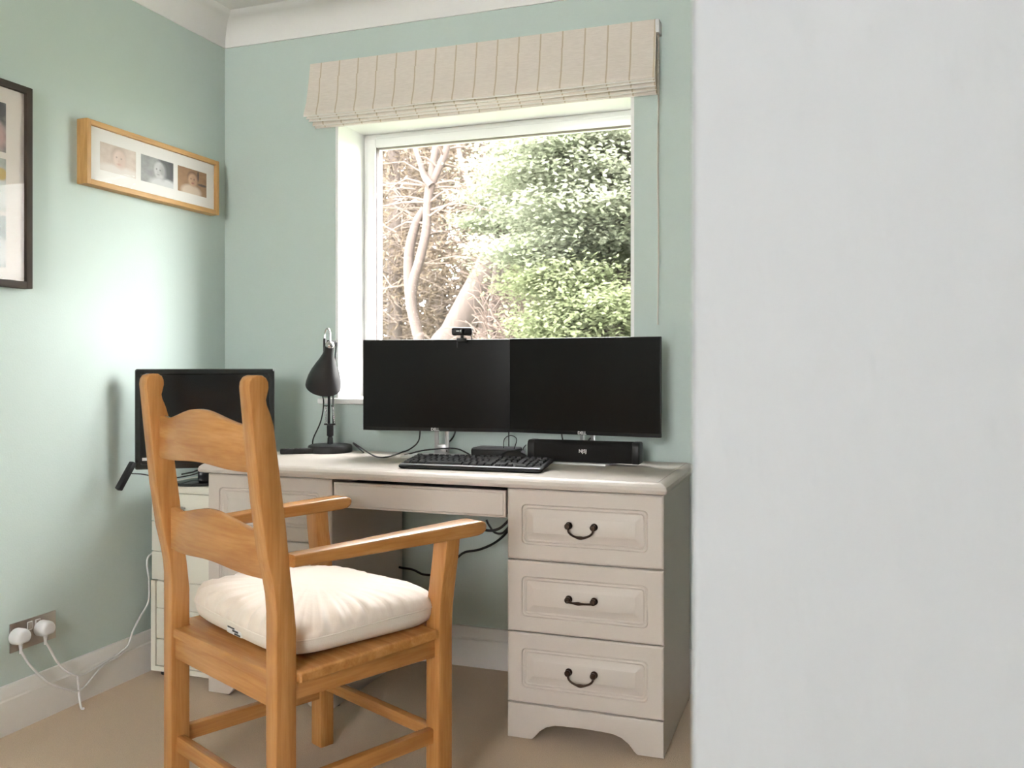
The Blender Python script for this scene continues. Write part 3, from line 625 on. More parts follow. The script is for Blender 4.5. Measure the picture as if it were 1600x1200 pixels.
# ================================================================== DESK LAMP
lp = on_y(516, 700, 2.835)
lamp = empty('desk_lamp', (lp.x, 2.835, DH), 0, label='black spring arm desk lamp at the left end of the desk', cat='lamp')
k = MB(); k.lathe([(0, 0), (.077, 0), (.080, .003), (.080, .020), (.077, .0255), (.070, .028), (.02, .030), (0, .030)], 40); k.build('base', 'lamp_black', lamp, 40)
k = MB(); k.lathe([(.011, .028), (.010, .050), (.0075, .056), (.0125, .060), (.0125, .098), (.009, .102), (0, .102)], 20); k.build('stem', 'lamp_black', lamp, 40)
MB().box(-.024, .022, -.004, .004, .098, .104, .001).build('spring_bracket', 'black_plastic', lamp)
MB().box(-.024, -.002, -.003, .003, .166, .170, .001).build('spring_hook', 'black_plastic', lamp)
MB().box(.004, .016, -.003, .003, .166, .170, .001).build('spring_hook', 'black_plastic', lamp)
arm_top = Vector((-.006, .035, .40))
k = MB(); k.tube([(-.006, 0, .100), (-.006, .002, .24), arm_top], .0050, 10, 0); k.tube([(.010, .004, .100), (.010, .004, .24), (.004, .038, .40)], .0032, 8, 0); k.build('arm', 'lamp_black', lamp)
for sx in (-1, 1):
    pts = []
    for i in range(161):
        q = i / 160; a = q * 20 * 2 * math.pi; z = .104 + .063 * q; xx = (-.018 if sx < 0 else .019 - .009 * q)
        pts.append((xx + .0034 * math.cos(a), .0034 * math.sin(a), z))
    k = MB(); k.tube(pts, .0008, 5, 0); k.build('spring', 'chrome', lamp, 60)
# shade: bell, neck up and right, mouth down, left and away
ax = Vector((-.40, .40, -.83)).normalized(); neck = Vector((.046, -.082, .378))
zq = (-ax).to_track_quat('Z', 'Y').to_matrix().to_4x4()
SH = Matrix.Translation(neck) @ zq
bell = [(.0, .012), (.012, .011), (.0165, .006), (.0175, 0), (.0180, -.012), (.022, -.028), (.031, -.050), (.043, -.074), (.055, -.100), (.0635, -.126), (.0675, -.148), (.068, -.160)]
bell = [(r * .93 if z < -.02 else r, z * 1.05) for r, z in bell]
inner = [(r - .0015, z) for r, z in bell[::-1] if r > .02]
k = MB(); k.lathe(bell + inner + [(0.0, -.028)], 40, SH, cap=False); k.build('shade', 'lamp_black', lamp, 50)
k = MB(); k.lathe([(0, -.03), (.012, -.032), (.014, -.05), (.026, -.075), (.029, -.095), (.022, -.113), (0, -.12)], 18, SH, cap=False); k.build('bulb', 'white_plastic', lamp, 60)
k = MB(); k.lathe([(0, .024), (.0105, .023), (.0155, .017), (.016, .010), (.0145, .006)], 24, SH, cap=False); k.build('shade_cap', 'chrome', lamp, 50)
k = MB(); k.tube([(x_ + .034, y_ - .084, z_) for x_, y_, z_ in [(-.008, .010, .378), (-.008, .004, .400), (-.008, .004, .428), (-.003, .004, .442), (.004, .004, .447), (.011, .004, .440), (.014, .004, .425), (.014, .002, .400), (.013, .0, .388)]], .0030, 8, 5); k.build('hook', 'chrome', lamp, 60)
k = MB(); k.box(-.012, .0, -.006, .042, .385, .408, .003); k.tube([(-.006, .0, .396), (.010, -.045, .392), (.036, -.078, .384)], .0055, 10, 3); k.box(.022, .032, -.086, -.074, .362, .412, .003); k.build('joint', 'black_plastic', lamp)
k = MB(); k.tube([(-.010, -.05, .262), (-.030, -.02, .235), (-.040, .02, .18), (-.058, .03, .11), (-.090, .03, .045), (-.098, .035, .010), (-.120, .045, .003)], .0025, 7, 6); k.build('cord', 'black_rubber', lamp, 60)

# ================================================================== CORNER MONITOR on the cabinet
ma = on_x(210.5, 600, -2.185); ang = R(38); mw = .470
mdir = Vector((math.cos(ang), math.sin(ang), 0))
# width from the pixel of the right edge
r_ = ray(429, 600); tt = ((ma - CAM).x * r_.y - (ma - CAM).y * r_.x) / (r_.x * mdir.y - r_.y * mdir.x); mw = abs(tt)
mc = Vector((ma.x, ma.y, 0)) + mdir * mw / 2
cm = empty('monitor', (mc.x, mc.y, .660), ang, label='older thick framed glossy black monitor on the corner cabinet', cat='monitor')
hw_ = mw / 2; z0, z1 = .058, .396
k = MB()
k.loops([rrect(-hw_ + i, hw_ - i, z0 + i, z1 - i, .008, yy, 4) for i, yy in ((.03, .055), (.004, .030), (0, .026), (0, .004), (.003, 0), (.016, .0), (.020, .005))], True, True); k.build('bezel', 'black_gloss', cm, 40)
MB().box(-hw_ + .019, hw_ - .019, .0035, .006, z0 + .022, z1 - .020).build('screen', 'screen_gloss', cm, 0)
k = MB(); k.box(-hw_ + .023, -hw_ + .043, -.0002, .0042, z0 + .030, z0 + .040); st = k.build('sticker', 'silver_paint', cm, 0)
k = MB(); k.box(-.028, .028, .040, .075, .005, .16, .006); k.build('stand_neck', 'black_gloss', cm)
k = MB(); k.lathe([(0, 0), (.105, 0), (.108, .004), (.104, .010), (.06, .018), (0, .020)], 36, Matrix.Translation((0, .02, 0)) @ Matrix.Diagonal((1.0, .66, 1, 1))); k.build('stand_base', 'black_gloss', cm, 40)
# inline adapter hanging on its lead
aa, ab = on_x(208, 723, -2.165), on_x(185, 765, -2.165); ac = (aa + ab) / 2; dv = (ab - aa)
pb = empty('power_adapter', ac, 0, label='black stick shaped power adapter hanging beside the corner monitor', cat='adapter')
qm = dv.normalized().to_track_quat('Z', 'X').to_matrix().to_4x4(); hl = dv.length / 2
k = MB(); k.box(-.009, .009, -.010, .010, -hl, hl, .003); k.xf(qm).build('case', 'black_plastic', pb)
k = MB(); k.tube([p - ac for p in (on_x(205, 740, -2.165), on_x(222, 741, -2.165), on_x(238, 744, -2.15), on_x(262, 748, -2.10), on_x(300, 742, -2.06), on_x(318, 735, -2.03))], .0022, 7, 5); k.build('lead', 'black_rubber', pb, 60)
cable('cable', [on_y(284, 741, 2.60), on_y(300, 738, 2.60), on_y(310, 735, 2.61), on_y(318, 742, 2.61), on_y(326, 747, 2.62)], .0028, 'black_rubber', 'black lead lying under the corner monitor on the cabinet')
cable('cable', [(-2.205, 2.62, .60), (-2.207, 2.61, .52), (-2.206, 2.62, .45), (-2.208, 2.63, .36)], .005, 'black_rubber', 'black lead hanging between the cream cabinet and the left wall')

# ================================================================== ROMAN BLIND
BX0, BX1 = -1.838, -0.5305
blind = empty('roman_blind', ((BX0 + BX1) / 2, YB, 1.975), 0, label='striped linen roman blind drawn up above the window', cat='blind')
OB = Matrix.Translation(-Vector(blind.location))
MB().box(BX0 + .01, BX1 - .006, 2.905, YB - .001, 2.165, 2.198, .002).xf(OB).build('headrail', 'white_plastic', blind)
def cloth(xa, xb, prof, thick, seed):
    """prof: (y,z) list from top to bottom; returns a closed sheet"""
    rn = random.Random(seed); NX = 40; L = []
    ph = [rn.uniform(0, 6) for _ in range(3)]
    k = MB(); n = len(prof); vs = []; fs = []
    for side in (0, 1):
        for i in range(NX + 1):
            q = i / NX; x = xa + (xb - xa) * q
            for j, (yy, zz) in enumerate(prof):
                s = j / (n - 1); wv = (.0035 * math.sin(7 * q + ph[0]) + .002 * math.sin(15 * q + ph[1])) * s
                sag = -.004 * math.sin(math.pi * q) * s + .0015 * math.sin(9 * q + ph[2]) * s
                vs.append((x - .012 * s * (q < .5) * (1 - 2 * q) * 0.6, yy + wv + side * thick, zz + sag))
    m_ = (NX + 1) * n
    for i in range(NX):
        for j in range(n - 1):
            a = i * n + j; fs.append((a, a + 1, a + n + 1, a + n)); fs.append((m_ + a, m_ + a + n, m_ + a + n + 1, m_ + a + 1))
        fs.append((i * n, (i + 1) * n, m_ + (i + 1) * n, m_ + i * n)); a = i * n + n - 1; fs.append((a, m_ + a, m_ + a + n, a + n))
    for j in range(n - 1):
        a = j; fs.append((a, m_ + a, m_ + a + 1, a + 1)); a = NX * n + j; fs.append((a, a + 1, m_ + a + 1, m_ + a))
    return k.add(vs, fs)
cloth(BX0, BX1, [(2.898, 2.201), (2.892, 2.15), (2.884, 2.10), (2.875, 2.05), (2.863, 2.015), (2.860, 2.003), (2.8615, 1.999), (2.865, 1.998)], .005, 1).xf(OB).build('front_panel', 'blind_linen', blind, 60)
def lip(par, x_a, x_b, yy_, zz_, seed):  # pale tube along a cloth bottom, its bright edge light put into the colour
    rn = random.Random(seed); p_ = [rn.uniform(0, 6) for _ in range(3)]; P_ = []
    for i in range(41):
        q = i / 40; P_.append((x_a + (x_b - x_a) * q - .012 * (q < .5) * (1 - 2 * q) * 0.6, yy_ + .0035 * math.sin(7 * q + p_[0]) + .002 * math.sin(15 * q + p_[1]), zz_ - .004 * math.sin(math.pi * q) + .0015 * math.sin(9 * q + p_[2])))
    MB().tube(P_, .0030, 8, 0).xf(OB).build('lit_fold_edge', 'fold_light_paint', par, 60)
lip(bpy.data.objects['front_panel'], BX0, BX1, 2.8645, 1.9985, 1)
for i in range(4):
    yy = 2.880 + .0145 * i; zb = 1.9915 - .0085 * i
    fo = cloth(BX0 + .004 + .002 * i, BX1 - .001 * i, [(yy + .006, 2.14 - .02 * i), (yy + .002, 2.05), (yy - .003, zb + .012), (yy - .003, zb + .003), (yy - .001, zb), (yy + .002, zb - .0005)], .006, 5 + i).xf(OB).build('fold', 'blind_linen', blind, 60)
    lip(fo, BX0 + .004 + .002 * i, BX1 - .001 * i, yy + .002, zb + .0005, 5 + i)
MB().box(BX1 - .004, BX1 + .010, 2.893, YB - .001, 2.155, 2.200, .003).xf(OB).build('chain_bracket', 'white_plastic', blind)
k = MB()
for i in range(210):
    z = 2.165 - i * .0046
    for yo in (0, 1):
        k.sphere((BX1 + .004 + .001 * math.sin(i * .05) , 2.902 + yo * (.012 * (1 - i / 209.0) + .004), z), .0021, 6, 4)
tag(k.xf(OB).build('bead_chain', 'bead', blind, 60), kind='stuff')

# ================================================================== PICTURES ON THE LEFT WALL
def picture(name, y0, y1, z0, z1, depth, fwid, wname, matm, photos, label, cat='picture'):
    o = empty(name, (XL, (y0 + y1) / 2, z0), 0, label, cat); OO = Matrix.Translation(-Vector(o.location)); xf_ = XL + depth
    for nm, a, bb, c, d, ax_ in (('frame_side', y0, y0 + fwid, z0, z1, 'z'), ('frame_side', y1 - fwid, y1, z0, z1, 'z'), ('frame_rail', y0 + fwid, y1 - fwid, z0, z0 + fwid, 'y'), ('frame_rail', y0 + fwid, y1 - fwid, z1 - fwid, z1, 'y')):
        MB().box(XL, xf_, a, bb, c, d, .0012).xf(OO).build(nm, wname + '_' + ax_, o)
    MB().box(XL, xf_ - .012, y0 + fwid, y1 - fwid, z0 + fwid, z1 - fwid).xf(OO).build('mount_board', matm, o, 0)
    for (a, bb, c, d, mt) in photos:
        me = bpy.data.meshes.new('photo'); xx = xf_ - .0112
        me.from_pydata([tuple(OO @ Vector(p)) for p in ((xx, a, c), (xx, bb, c), (xx, bb, d), (xx, a, d))], [], [(0, 1, 2, 3)])
        uvl = me.uv_layers.new(name='UVMap')
        for i, uv in enumerate(((0, 0), (1, 0), (1, 1), (0, 1))): uvl.data[i].uv = uv
        me.materials.append(MATS[mt]); p = bpy.data.objects.new('photo', me); col.objects.link(p); p.parent = o
    k = MB(); xx = xf_ - .006; k.add([(xx, y0 + fwid, z0 + fwid), (xx, y1 - fwid, z0 + fwid), (xx, y1 - fwid, z1 - fwid), (xx, y0 + fwid, z1 - fwid)], [(0, 1, 2, 3)]); k.xf(OO).build('glass_pane', 'picture_glass', o, 0)
    return o
SKIN1, SKIN2 = (.66, .50, .42), (.50, .36, .29)
photomat('photo_pale', (.60, .49, .43), (.70, .60, .53), [(.5, .10, .62, .20, (.78, .72, .68), .3), (.50, .66, .20, .34, (.48, .37, .31), .3), (.52, .55, .17, .32, (.72, .58, .51), .22), (.60, .50, .09, .24, (.64, .49, .42), .6), (.45, .60, .020, .026, (.34, .25, .21), .7), (.58, .58, .020, .026, (.34, .25, .21), .7), (.52, .36, .055, .035, (.58, .36, .31), .7), (.51, .47, .018, .035, (.64, .48, .41), .8)])
photomat('photo_grey', (.26, .26, .26), (.38, .38, .38), [(.90, .66, .22, .5, (.06, .06, .06), .4), (.70, .02, .44, .28, (.66, .66, .66), .2), (.68, .66, .22, .36, (.10, .10, .10), .2), (.55, .58, .16, .32, (.60, .60, .60), .16), (.66, .52, .09, .26, (.38, .38, .38), .6), (.58, .34, .10, .08, (.58, .58, .58), .5), (.47, .60, .020, .026, (.14, .14, .14), .7), (.58, .58, .020, .026, (.14, .14, .14), .7), (.52, .40, .045, .028, (.34, .34, .34), .7), (.51, .49, .016, .035, (.46, .46, .46), .8)])
photomat('photo_sepia', (.27, .15, .075), (.35, .21, .11), [(.70, .78, .035, .20, (.06, .04, .03), .3), (.85, .45, .16, .05, (.06, .04, .03), .3), (.46, .08, .34, .28, (.66, .54, .44), .2), (.50, .66, .18, .27, (.18, .09, .05), .2), (.50, .57, .15, .25, (.56, .36, .23), .2), (.57, .55, .08, .20, (.44, .27, .17), .6), (.45, .61, .02, .024, (.14, .07, .05), .7), (.56, .60, .02, .024, (.14, .07, .05), .7), (.51, .44, .045, .032, (.30, .10, .08), .6)])
def py(px, pz, dep): p = on_x(px, pz, XL + dep); return p.y, p.z
fy0, fy1, fz0, fz1 = 2.203, 2.852, 1.646, 1.853
ph = []
for (pa, pb_), mt in zip((((156, 221), (212, 280.5)), ((220, 240), (270.6, 295)), ((277.5, 257.7), (322.3, 309))), ('photo_pale', 'photo_grey', 'photo_sepia')):
    a, zt = py(pa[0], pa[1], .03); c, zb = py(pb_[0], pb_[1], .03); ph.append((a, c, zb, zt, mt))
mz0 = sum(p[2] for p in ph) / 3; mz1 = sum(p[3] for p in ph) / 3
ph = [(a, c, mz0, mz1, m_) for a, c, _, _, m_ in ph]
picture('picture_frame', fy0, fy1, fz0, fz1, .042, .017, 'oak', 'mat_board', ph, 'deep oak box frame with three baby photographs in a row')
photomat('photo_dark', (.10, .10, .10), (.45, .40, .36), [(.7, .3, .3, .35, (.5, .32, .30), .2), (.55, .65, .2, .25, (.6, .48, .42), .15), (.85, .85, .2, .2, (.08, .08, .08), .2)])
photomat('photo_green', (.30, .32, .28), (.48, .48, .44), [(.8, .35, .3, .35, (.62, .62, .6), .2), (.6, .6, .2, .25, (.6, .48, .42), .15), (.92, .7, .1, .12, (.5, .36, .12), .2)])
photomat('photo_blue', (.22, .26, .26), (.40, .44, .42), [(.8, .3, .3, .3, (.66, .66, .66), .2), (.6, .6, .2, .25, (.62, .46, .38), .15)])
gy0, gy1, gz0, gz1 = 1.46, 2.008, 1.295, 1.888
pe = on_x(9, 200, XL + .02).y; ph = []
for c_ in range(2):
    yb_ = pe - c_ * .235
    for (za, zb), mt in zip(((162, 239), (249, 331), (338, 418)), ('photo_dark', 'photo_green', 'photo_blue')):
        ph.append((yb_ - .205, yb_, on_x(9, zb, XL + .02).z, on_x(9, za, XL + .02).z, mt))
picture('picture_frame', gy0, gy1, gz0, gz1, .032, .020, 'walnut', 'mat_board_cream', ph, 'dark brown multi photo frame cut off by the left edge')

# ================================================================== SOCKET, PLUGS, CORDS
sk = empty('wall_socket', (XL, 2.0365, .269), 0, label='brushed steel double wall socket above the left skirting board', cat='socket')
MB().box(0, .004, -.0815, .0815, -.0425, .0425, .0012).build('plate', 'brushed_steel', sk)
for s in (-1, 1):
    k = MB(); k.box(.003, .0055, s * .0145 - .0095, s * .0145 + .0095, .008, .034, .0008); r_ = k.build('switch_surround', 'white_plastic', sk)
    MB().box(.004, .0075, s * .0145 - .0065, s * .0145 + .0065, .011, .031, .0015).build('switch', 'brushed_steel', sk)
def plug(pix, label, pts, hang=None):
    c = on_x(pix[0], pix[1], XL + .03); o = empty('power_plug', (XL + .0045, c.y, c.z), 0, label, 'plug', 'plugs in the wall socket')
    # body outline in (y,z): flat bottom shoulders, domed top
    out = []
    for i in range(25):
        a = R(-50 + 280 * i / 24); out.append((.0265 * math.cos(a), .0245 * math.sin(a) + .001))
    L = []
    for s_, xx in ((.96, 0), (1.0, .003), (1.0, .022), (.95, .030), (.84, .035), (.6, .0375)):
        L.append([Vector((xx, p[0] * s_, p[1] * s_)) for p in out])
    k = MB(); k.loops(L); k.build('plug_body', 'white_plastic', o, 45)
    k = MB()
    for q in range(5): k.lathe([(.0065 - .0006 * q, 0), (.0065 - .0006 * q, .0032)], 12, Matrix.Translation((.018, .001, -.022 - .0042 * q)) )
    k.tube([(.018, .001, -.015), (.018, .001, -.048)], .0040, 10, 0); k.build('strain_relief', 'white_plastic', o, 40)
    P = [Vector((.018, .001, -.040))] + [p - Vector(o.location) for p in pts]
    k = MB(); k.tube(P, .0036, 8, 6); k.build('cord', 'white_plastic', o, 60)
    return o
plug((35, 996), 'white plug in the left socket nearer the camera', [on_x(44, 1036, XL + .028), on_x(60, 1053, XL + .032), on_x(80, 1069, XL + .040), on_x(105, 1077, XL + .045), on_x(121, 1080, XL + .046), on_x(135, 1070, XL + .044), on_x(150, 1052, XL + .040), on_x(165, 1036, XL + .036), on_x(185, 1026, XL + .034), on_x(200, 1010, XL + .034)])
plug((73.5, 983), 'white plug in the right socket nearer the cabinet', [on_x(77, 1012, XL + .024), on_x(88, 1032, XL + .030), on_x(103, 1048, XL + .038), on_x(118, 1055, XL + .042), on_x(132, 1053, XL + .040), on_x(155, 1040, XL + .038), on_x(185, 1021, XL + .036), on_x(200, 1008, XL + .034), on_x(208, 985, XL + .030), on_x(220, 962, XL + .022), on_x(232, 940, XL + .018), on_x(233, 910, XL + .015), on_x(230, 885, XL + .014), on_x(231, 872, XL + .014), on_x(238, 865, XL + .014), on_x(246, 862, XL + .014)])
k = MB(); pts = [on_x(121, 1056, XL + .043), on_x(123, 1075, XL + .045), on_x(124, 1090, XL + .048), on_z(127, 1106, .004), on_z(131, 1107, .004)]
k.tube(pts, .0036, 8, 6); tag(k.build('cable', 'white_plastic', None, 60), 'short white cable end hanging down onto the carpet by the skirting', 'cable')

# black cables hanging under the desk
cable('cable', [on_y(612, 884, 2.86), on_y(627, 887, 2.86), on_y(645, 890, 2.86), on_y(664, 898, 2.86), on_y(690, 895, 2.86), on_y(712, 874, 2.86), on_y(726, 863, 2.86), on_y(748, 859, 2.86), on_y(770, 850, 2.86), on_y(786, 838, 2.85), on_y(797, 825, 2.84)], .0042, 'black_rubber', 'thick black cable slung across under the desk')
cable('cable', [on_y(760, 812, 2.80), on_y(765, 822, 2.80), on_y(773, 832, 2.80), on_y(785, 833, 2.80), on_y(796, 822, 2.80)], .0038, 'black_rubber', 'short black cable loop under the knee hole drawer beside the pedestal')
cable('cable', [on_y(755, 828, 2.78), on_y(768, 829, 2.78), on_y(780, 826, 2.78), on_y(790, 818, 2.78), on_y(800, 806, 2.78)], .0045, 'black_rubber', 'black cable bundle above the slung cable under the desk')

# ================================================================== TREES OUTSIDE
rng = np.random.default_rng(11)
def big_mesh(name, V, Fq, m, parent, stuff=False):
    V = np.asarray(V, dtype=np.float32); Fq = np.asarray(Fq, dtype=np.int32); me = bpy.data.meshes.new(name)
    me.vertices.add(len(V)); me.vertices.foreach_set('co', V.ravel()); me.loops.add(Fq.size); me.loops.foreach_set('vertex_index', Fq.ravel())
    me.polygons.add(len(Fq)); me.polygons.foreach_set('loop_start', np.arange(0, Fq.size, Fq.shape[1], dtype=np.int32)); me.update(calc_edges=True)
    me.materials.append(MATS[m]); o = bpy.data.objects.new(name, me); col.objects.link(o); o.parent = parent
    if stuff: o['kind'] = 'stuff'
    return o
def leaves(centers, normals, size, aspect=1.7):
    """diamond quads at centers, roughly facing normals"""
    n = len(centers); d = rng.normal(size=(n, 3)); nn = normals / np.linalg.norm(normals, axis=1, keepdims=True)
    t_ = d - nn * (d * nn).sum(1, keepdims=True); t_ /= np.linalg.norm(t_, axis=1, keepdims=True); bt = np.cross(nn, t_)
    s = size * rng.uniform(.6, 1.25, (n, 1)); a = t_ * s * aspect / 2; c = bt * s / 2
    V = np.stack([centers - a, centers + c - a * .1, centers + a, centers - c - a * .1], 1).reshape(-1, 3)
    return V, np.arange(4 * n).reshape(-1, 4)
def sprays(cs, per, rx, rz, size, tilt=.35):
    C = []
    for c in cs:
        p = rng.normal(size=(per, 3)) * np.array([rx * .55, rx * .55, rz * .5]); q = rng.uniform(-.25, .25); p[:, 2] += q * p[:, 0]
        C.append(p + np.array(c))
    C = np.concatenate(C); nn = rng.normal(size=C.shape) * tilt + np.array([0, -.15, 1.0]); return leaves(C, nn, size)
def branches_from(k, pts, n, ln, r, up=.1, droop=0.0, sub=2):
    """side shoots from a limb polyline; returns tip points"""
    tips = []
    P = [Vector(p) for p in pts]
    for i in range(n):
        q = random.uniform(.15, 1) * (len(P) - 1); j = min(int(q), len(P) - 2); p = P[j].lerp(P[j + 1], q - j)
        a = random.uniform(0, 2 * math.pi); l_ = ln * random.uniform(.5, 1.2)
        d = Vector((math.cos(a), math.sin(a) * .8, up + random.uniform(-.25, .25)))
        mid = p + d * l_ * .5 + Vector((0, 0, random.uniform(-.06, .1) * l_)); e = p + d * l_ + Vector((0, 0, -droop * l_)) + Vector((random.uniform(-.1, .1), random.uniform(-.1, .1), 0)) * l_
        k.tube([p, mid, e], lambda t_: r * (1 - .8 * t_), 4, 2, cap=False); tips.append(e); tips.append(mid)
        for s in range(sub):
            f = random.uniform(.3, .95); b0 = p.lerp(e, f); d2 = (d + Vector((random.uniform(-.9, .9), random.uniform(-.9, .9), random.uniform(-.5, .5)))).normalized()
            e2 = b0 + d2 * l_ * random.uniform(.25, .5); k.tube([b0, e2 + Vector((0, 0, -droop * l_ * .3))], lambda t_: r * .45 * (1 - .7 * t_), 3, 0, cap=False); tips.append(e2)
    return tips
def fast(k, name, m, parent, stuff=False):
    quads = [f for f in k.f if len(f) == 4]; o = big_mesh(name, np.array(k.v), np.array(quads), m, parent, stuff)
    o.data.polygons.foreach_set('use_smooth', [True] * len(quads)); return o
GZ = -0.4
def tree_root(name, x, y_, label, group): return empty(name, (x, y_, GZ), 0, label, 'tree', group)
def rel(pts, o): return [Vector(p) - Vector(o.location) for p in pts]
def px_poly(lst, y_): return [on_y(a, c, y_) for a, c in lst]
def grounded(pts):
    p, q = pts[0], pts[1]; return [Vector((p.x + (p.x - q.x) * .5, p.y, GZ - .05))] + pts
# 1: pale twisted forked trunk
p = grounded(px_poly([(656, 560), (652, 520), (643, 478), (646, 440), (656, 405), (666, 360), (668, 320), (674, 290), (686, 262), (697, 235), (702, 200), (708, 150), (722, 80)], 7.0))
t1 = tree_root('bare_tree', p[0].x, 7.0, 'pale twisted bare tree forking at the left of the window view', 'trees outside the window')
k = MB(); k.tube(rel(p, t1), lambda t_: .052 - .029 * t_, 10, 5); fast(k, 'trunk', 'bark_pale', t1)
k = MB(); f1 = px_poly([(668, 318), (672, 285), (678, 250), (683, 215), (690, 160), (688, 100)], 7.0); k.tube(rel(f1, t1), lambda t_: .042 - .02 * t_, 8, 4)
f2 = px_poly([(643, 478), (639, 430), (640, 390), (650, 350), (664, 325)], 7.05); k.tube(rel(f2, t1), lambda t_: .055 - .02 * t_, 8, 4)
f3 = px_poly([(674, 290), (663, 275), (655, 250), (640, 210)], 6.95); k.tube(rel(f3, t1), lambda t_: .035 - .02 * t_, 6, 3)
fast(k, 'limb', 'bark_pale', t1)
k = MB(); branches_from(k, rel(p[4:], t1), 26, .55, .012, .3, .2); fast(k, 'twigs', 'dry_twig', t1, True)
# 2: thick leaning trunk
p = grounded(px_poly([(688, 570), (712, 520), (740, 465), (768, 410), (785, 350), (798, 290), (808, 230), (814, 170), (822, 60)], 9.0))
t2 = tree_root('leaning_tree', p[0].x, 9.0, 'thick brown trunk leaning to the right in the middle of the view', 'trees outside the window')
k = MB(); k.tube(rel(p, t2), lambda t_: .19 - .08 * t_, 12, 5); fast(k, 'trunk', 'bark_brown', t2)
k = MB(); q_ = px_poly([(768, 410), (800, 385), (830, 372), (870, 380)], 9.1); k.tube(rel(q_, t2), lambda t_: .06 - .04 * t_, 8, 4); q_ = px_poly([(785, 350), (745, 310), (720, 250), (712, 180)], 9.1); k.tube(rel(q_, t2), lambda t_: .05 - .03 * t_, 8, 4); fast(k, 'limb', 'bark_brown', t2)
k = MB(); branches_from(k, rel(p[3:], t2), 30, .8, .014, .1, .3); fast(k, 'twigs', 'twig', t2, True)
# 3: straight conifers with bare drooping lower branches
con = [(618, 9.8, .12), (688, 10.5, .09), (728, 11.5, .13), (752, 10.2, .07), (838, 10.6, .26), (560, 9.5, .13), (900, 12.5, .12), (655, 12.5, .10), (780, 13, .12), (500, 10.5, .13), (985, 12.0, .13), (1060, 11.5, .14), (803, 12.2, .13), (868, 11.8, .12)]
CL = ['straight bare conifer at the far left edge of the glass', 'slim straight conifer just right of the twisted tree', 'straight conifer with a dark trunk left of the leaning trunk', 'thinnest straight conifer crossing behind the leaning trunk', 'broad dark conifer trunk at the top centre of the glass', 'bare conifer hidden behind the left window reveal', 'conifer behind the middle of the leafy tree', 'slim far conifer behind the twisted tree', 'far conifer behind the top of the leaning trunk', 'conifer out of sight to the left of the window', 'conifer behind the right edge of the glass', 'conifer out of sight to the right of the window', 'far conifer seen between the leaning trunk and the broad dark trunk', 'conifer just right of the broad dark trunk']
for (px, yy, r), lb in zip(con, CL):
    x = on_y(px, 500, yy).x; o = tree_root('conifer', x, yy, lb, 'trees outside the window'); H = random.uniform(5.2, 6.0)
    ln_ = random.uniform(-.1, .1); base = [Vector((0, 0, -.05)), Vector((ln_ * .4, 0, 1.2)), Vector((ln_, 0, 3.2)), Vector((ln_ * 1.5, 0, H))]
    k = MB(); k.tube(base, lambda t_, r=r: r * (1 - .45 * t_), 10, 4); fast(k, 'trunk', 'bark_dark', o)
    k = MB(); tips = branches_from(k, [base[1], base[2], base[3]], 76, 1.15, .013, .05, .25, 5); fast(k, 'dead_branches', 'twig', o, True)
    T = np.array([tuple(t_) for t_ in random.sample(tips, min(len(tips), 240))]); T = np.repeat(T, 22, 0) + rng.normal(size=(len(T) * 22, 3)) * .13
    V, Fq = leaves(T, rng.normal(size=T.shape), .016, 6.0); big_mesh('needles', V, Fq, 'needle', o, True)
# 4: leafy trees on the right, foliage in flat sprays
def leafy(name, stem, yy, boxes, nsp, per, label, lm='leaf_light', size=.030, bark='bark_brown', rx=.42, rz=.10):
    p = grounded(px_poly(stem, yy)); o = tree_root(name, p[0].x, yy, label, 'trees outside the window'); P = rel(p, o)
    k = MB(); k.tube(P, lambda t_: .085 - .05 * t_, 9, 4); fast(k, 'trunk', bark, o)
    cs = []
    for (xa, xb, ya, yb, ydep) in boxes:
        for _ in range(nsp):
            c = on_y(random.uniform(xa, xb), random.uniform(ya, yb), yy + random.uniform(-ydep, ydep)); cs.append(tuple(Vector(c) - Vector(o.location)))
    k = MB()
    for c in cs:
        q = min(range(len(P)), key=lambda i: (P[i] - Vector(c)).length + (.5 if P[i].z > c[2] else 0)); a = P[q]; e = Vector(c); m_ = a.lerp(e, .5) + Vector((0, 0, .12))
        k.tube([a, m_, e], lambda t_: .016 * (1 - .8 * t_), 4, 3, cap=False)
    fast(k, 'branches', bark, o, True)
    V, Fq = sprays(cs, per, rx, rz, size); big_mesh('foliage', V, Fq, lm, o, True)
    return o
leafy('leafy_tree', [(960, 560), (955, 500), (940, 430), (925, 360), (915, 300), (905, 230), (900, 150)], 7.6, [(800, 1010, 190, 300, .9), (790, 1010, 300, 400, .9), (840, 1060, 330, 420, .8), (840, 1060, 160, 330, .8)], 26, 900, 'pale green leafy tree with layered sprays filling the right half of the view')
leafy('leafy_tree', [(1085, 560), (1080, 480), (1075, 400), (1080, 300), (1085, 200)], 8.2, [(1000, 1180, 120, 420, 1.0)], 40, 700, 'leafy tree hidden beyond the right edge of the window')
leafy('leafy_tree', [(1290, 560), (1285, 480), (1290, 380), (1280, 250), (1285, 100)], 7.4, [(1180, 1400, 60, 480, 1.0)], 46, 500, 'leafy tree added out of sight well to the right to block low sky', size=.05, rx=.55)  # unseen tree added to block low sky and steepen the window light
leafy('leafy_tree', [(1560, 560), (1555, 480), (1560, 380), (1550, 250), (1555, 60)], 7.0, [(1400, 1760, 20, 500, 1.0)], 60, 500, 'leafy tree added out of sight farthest right to block low sky', size=.05, rx=.55)  # likewise unseen, placed to shut out low sky on that side
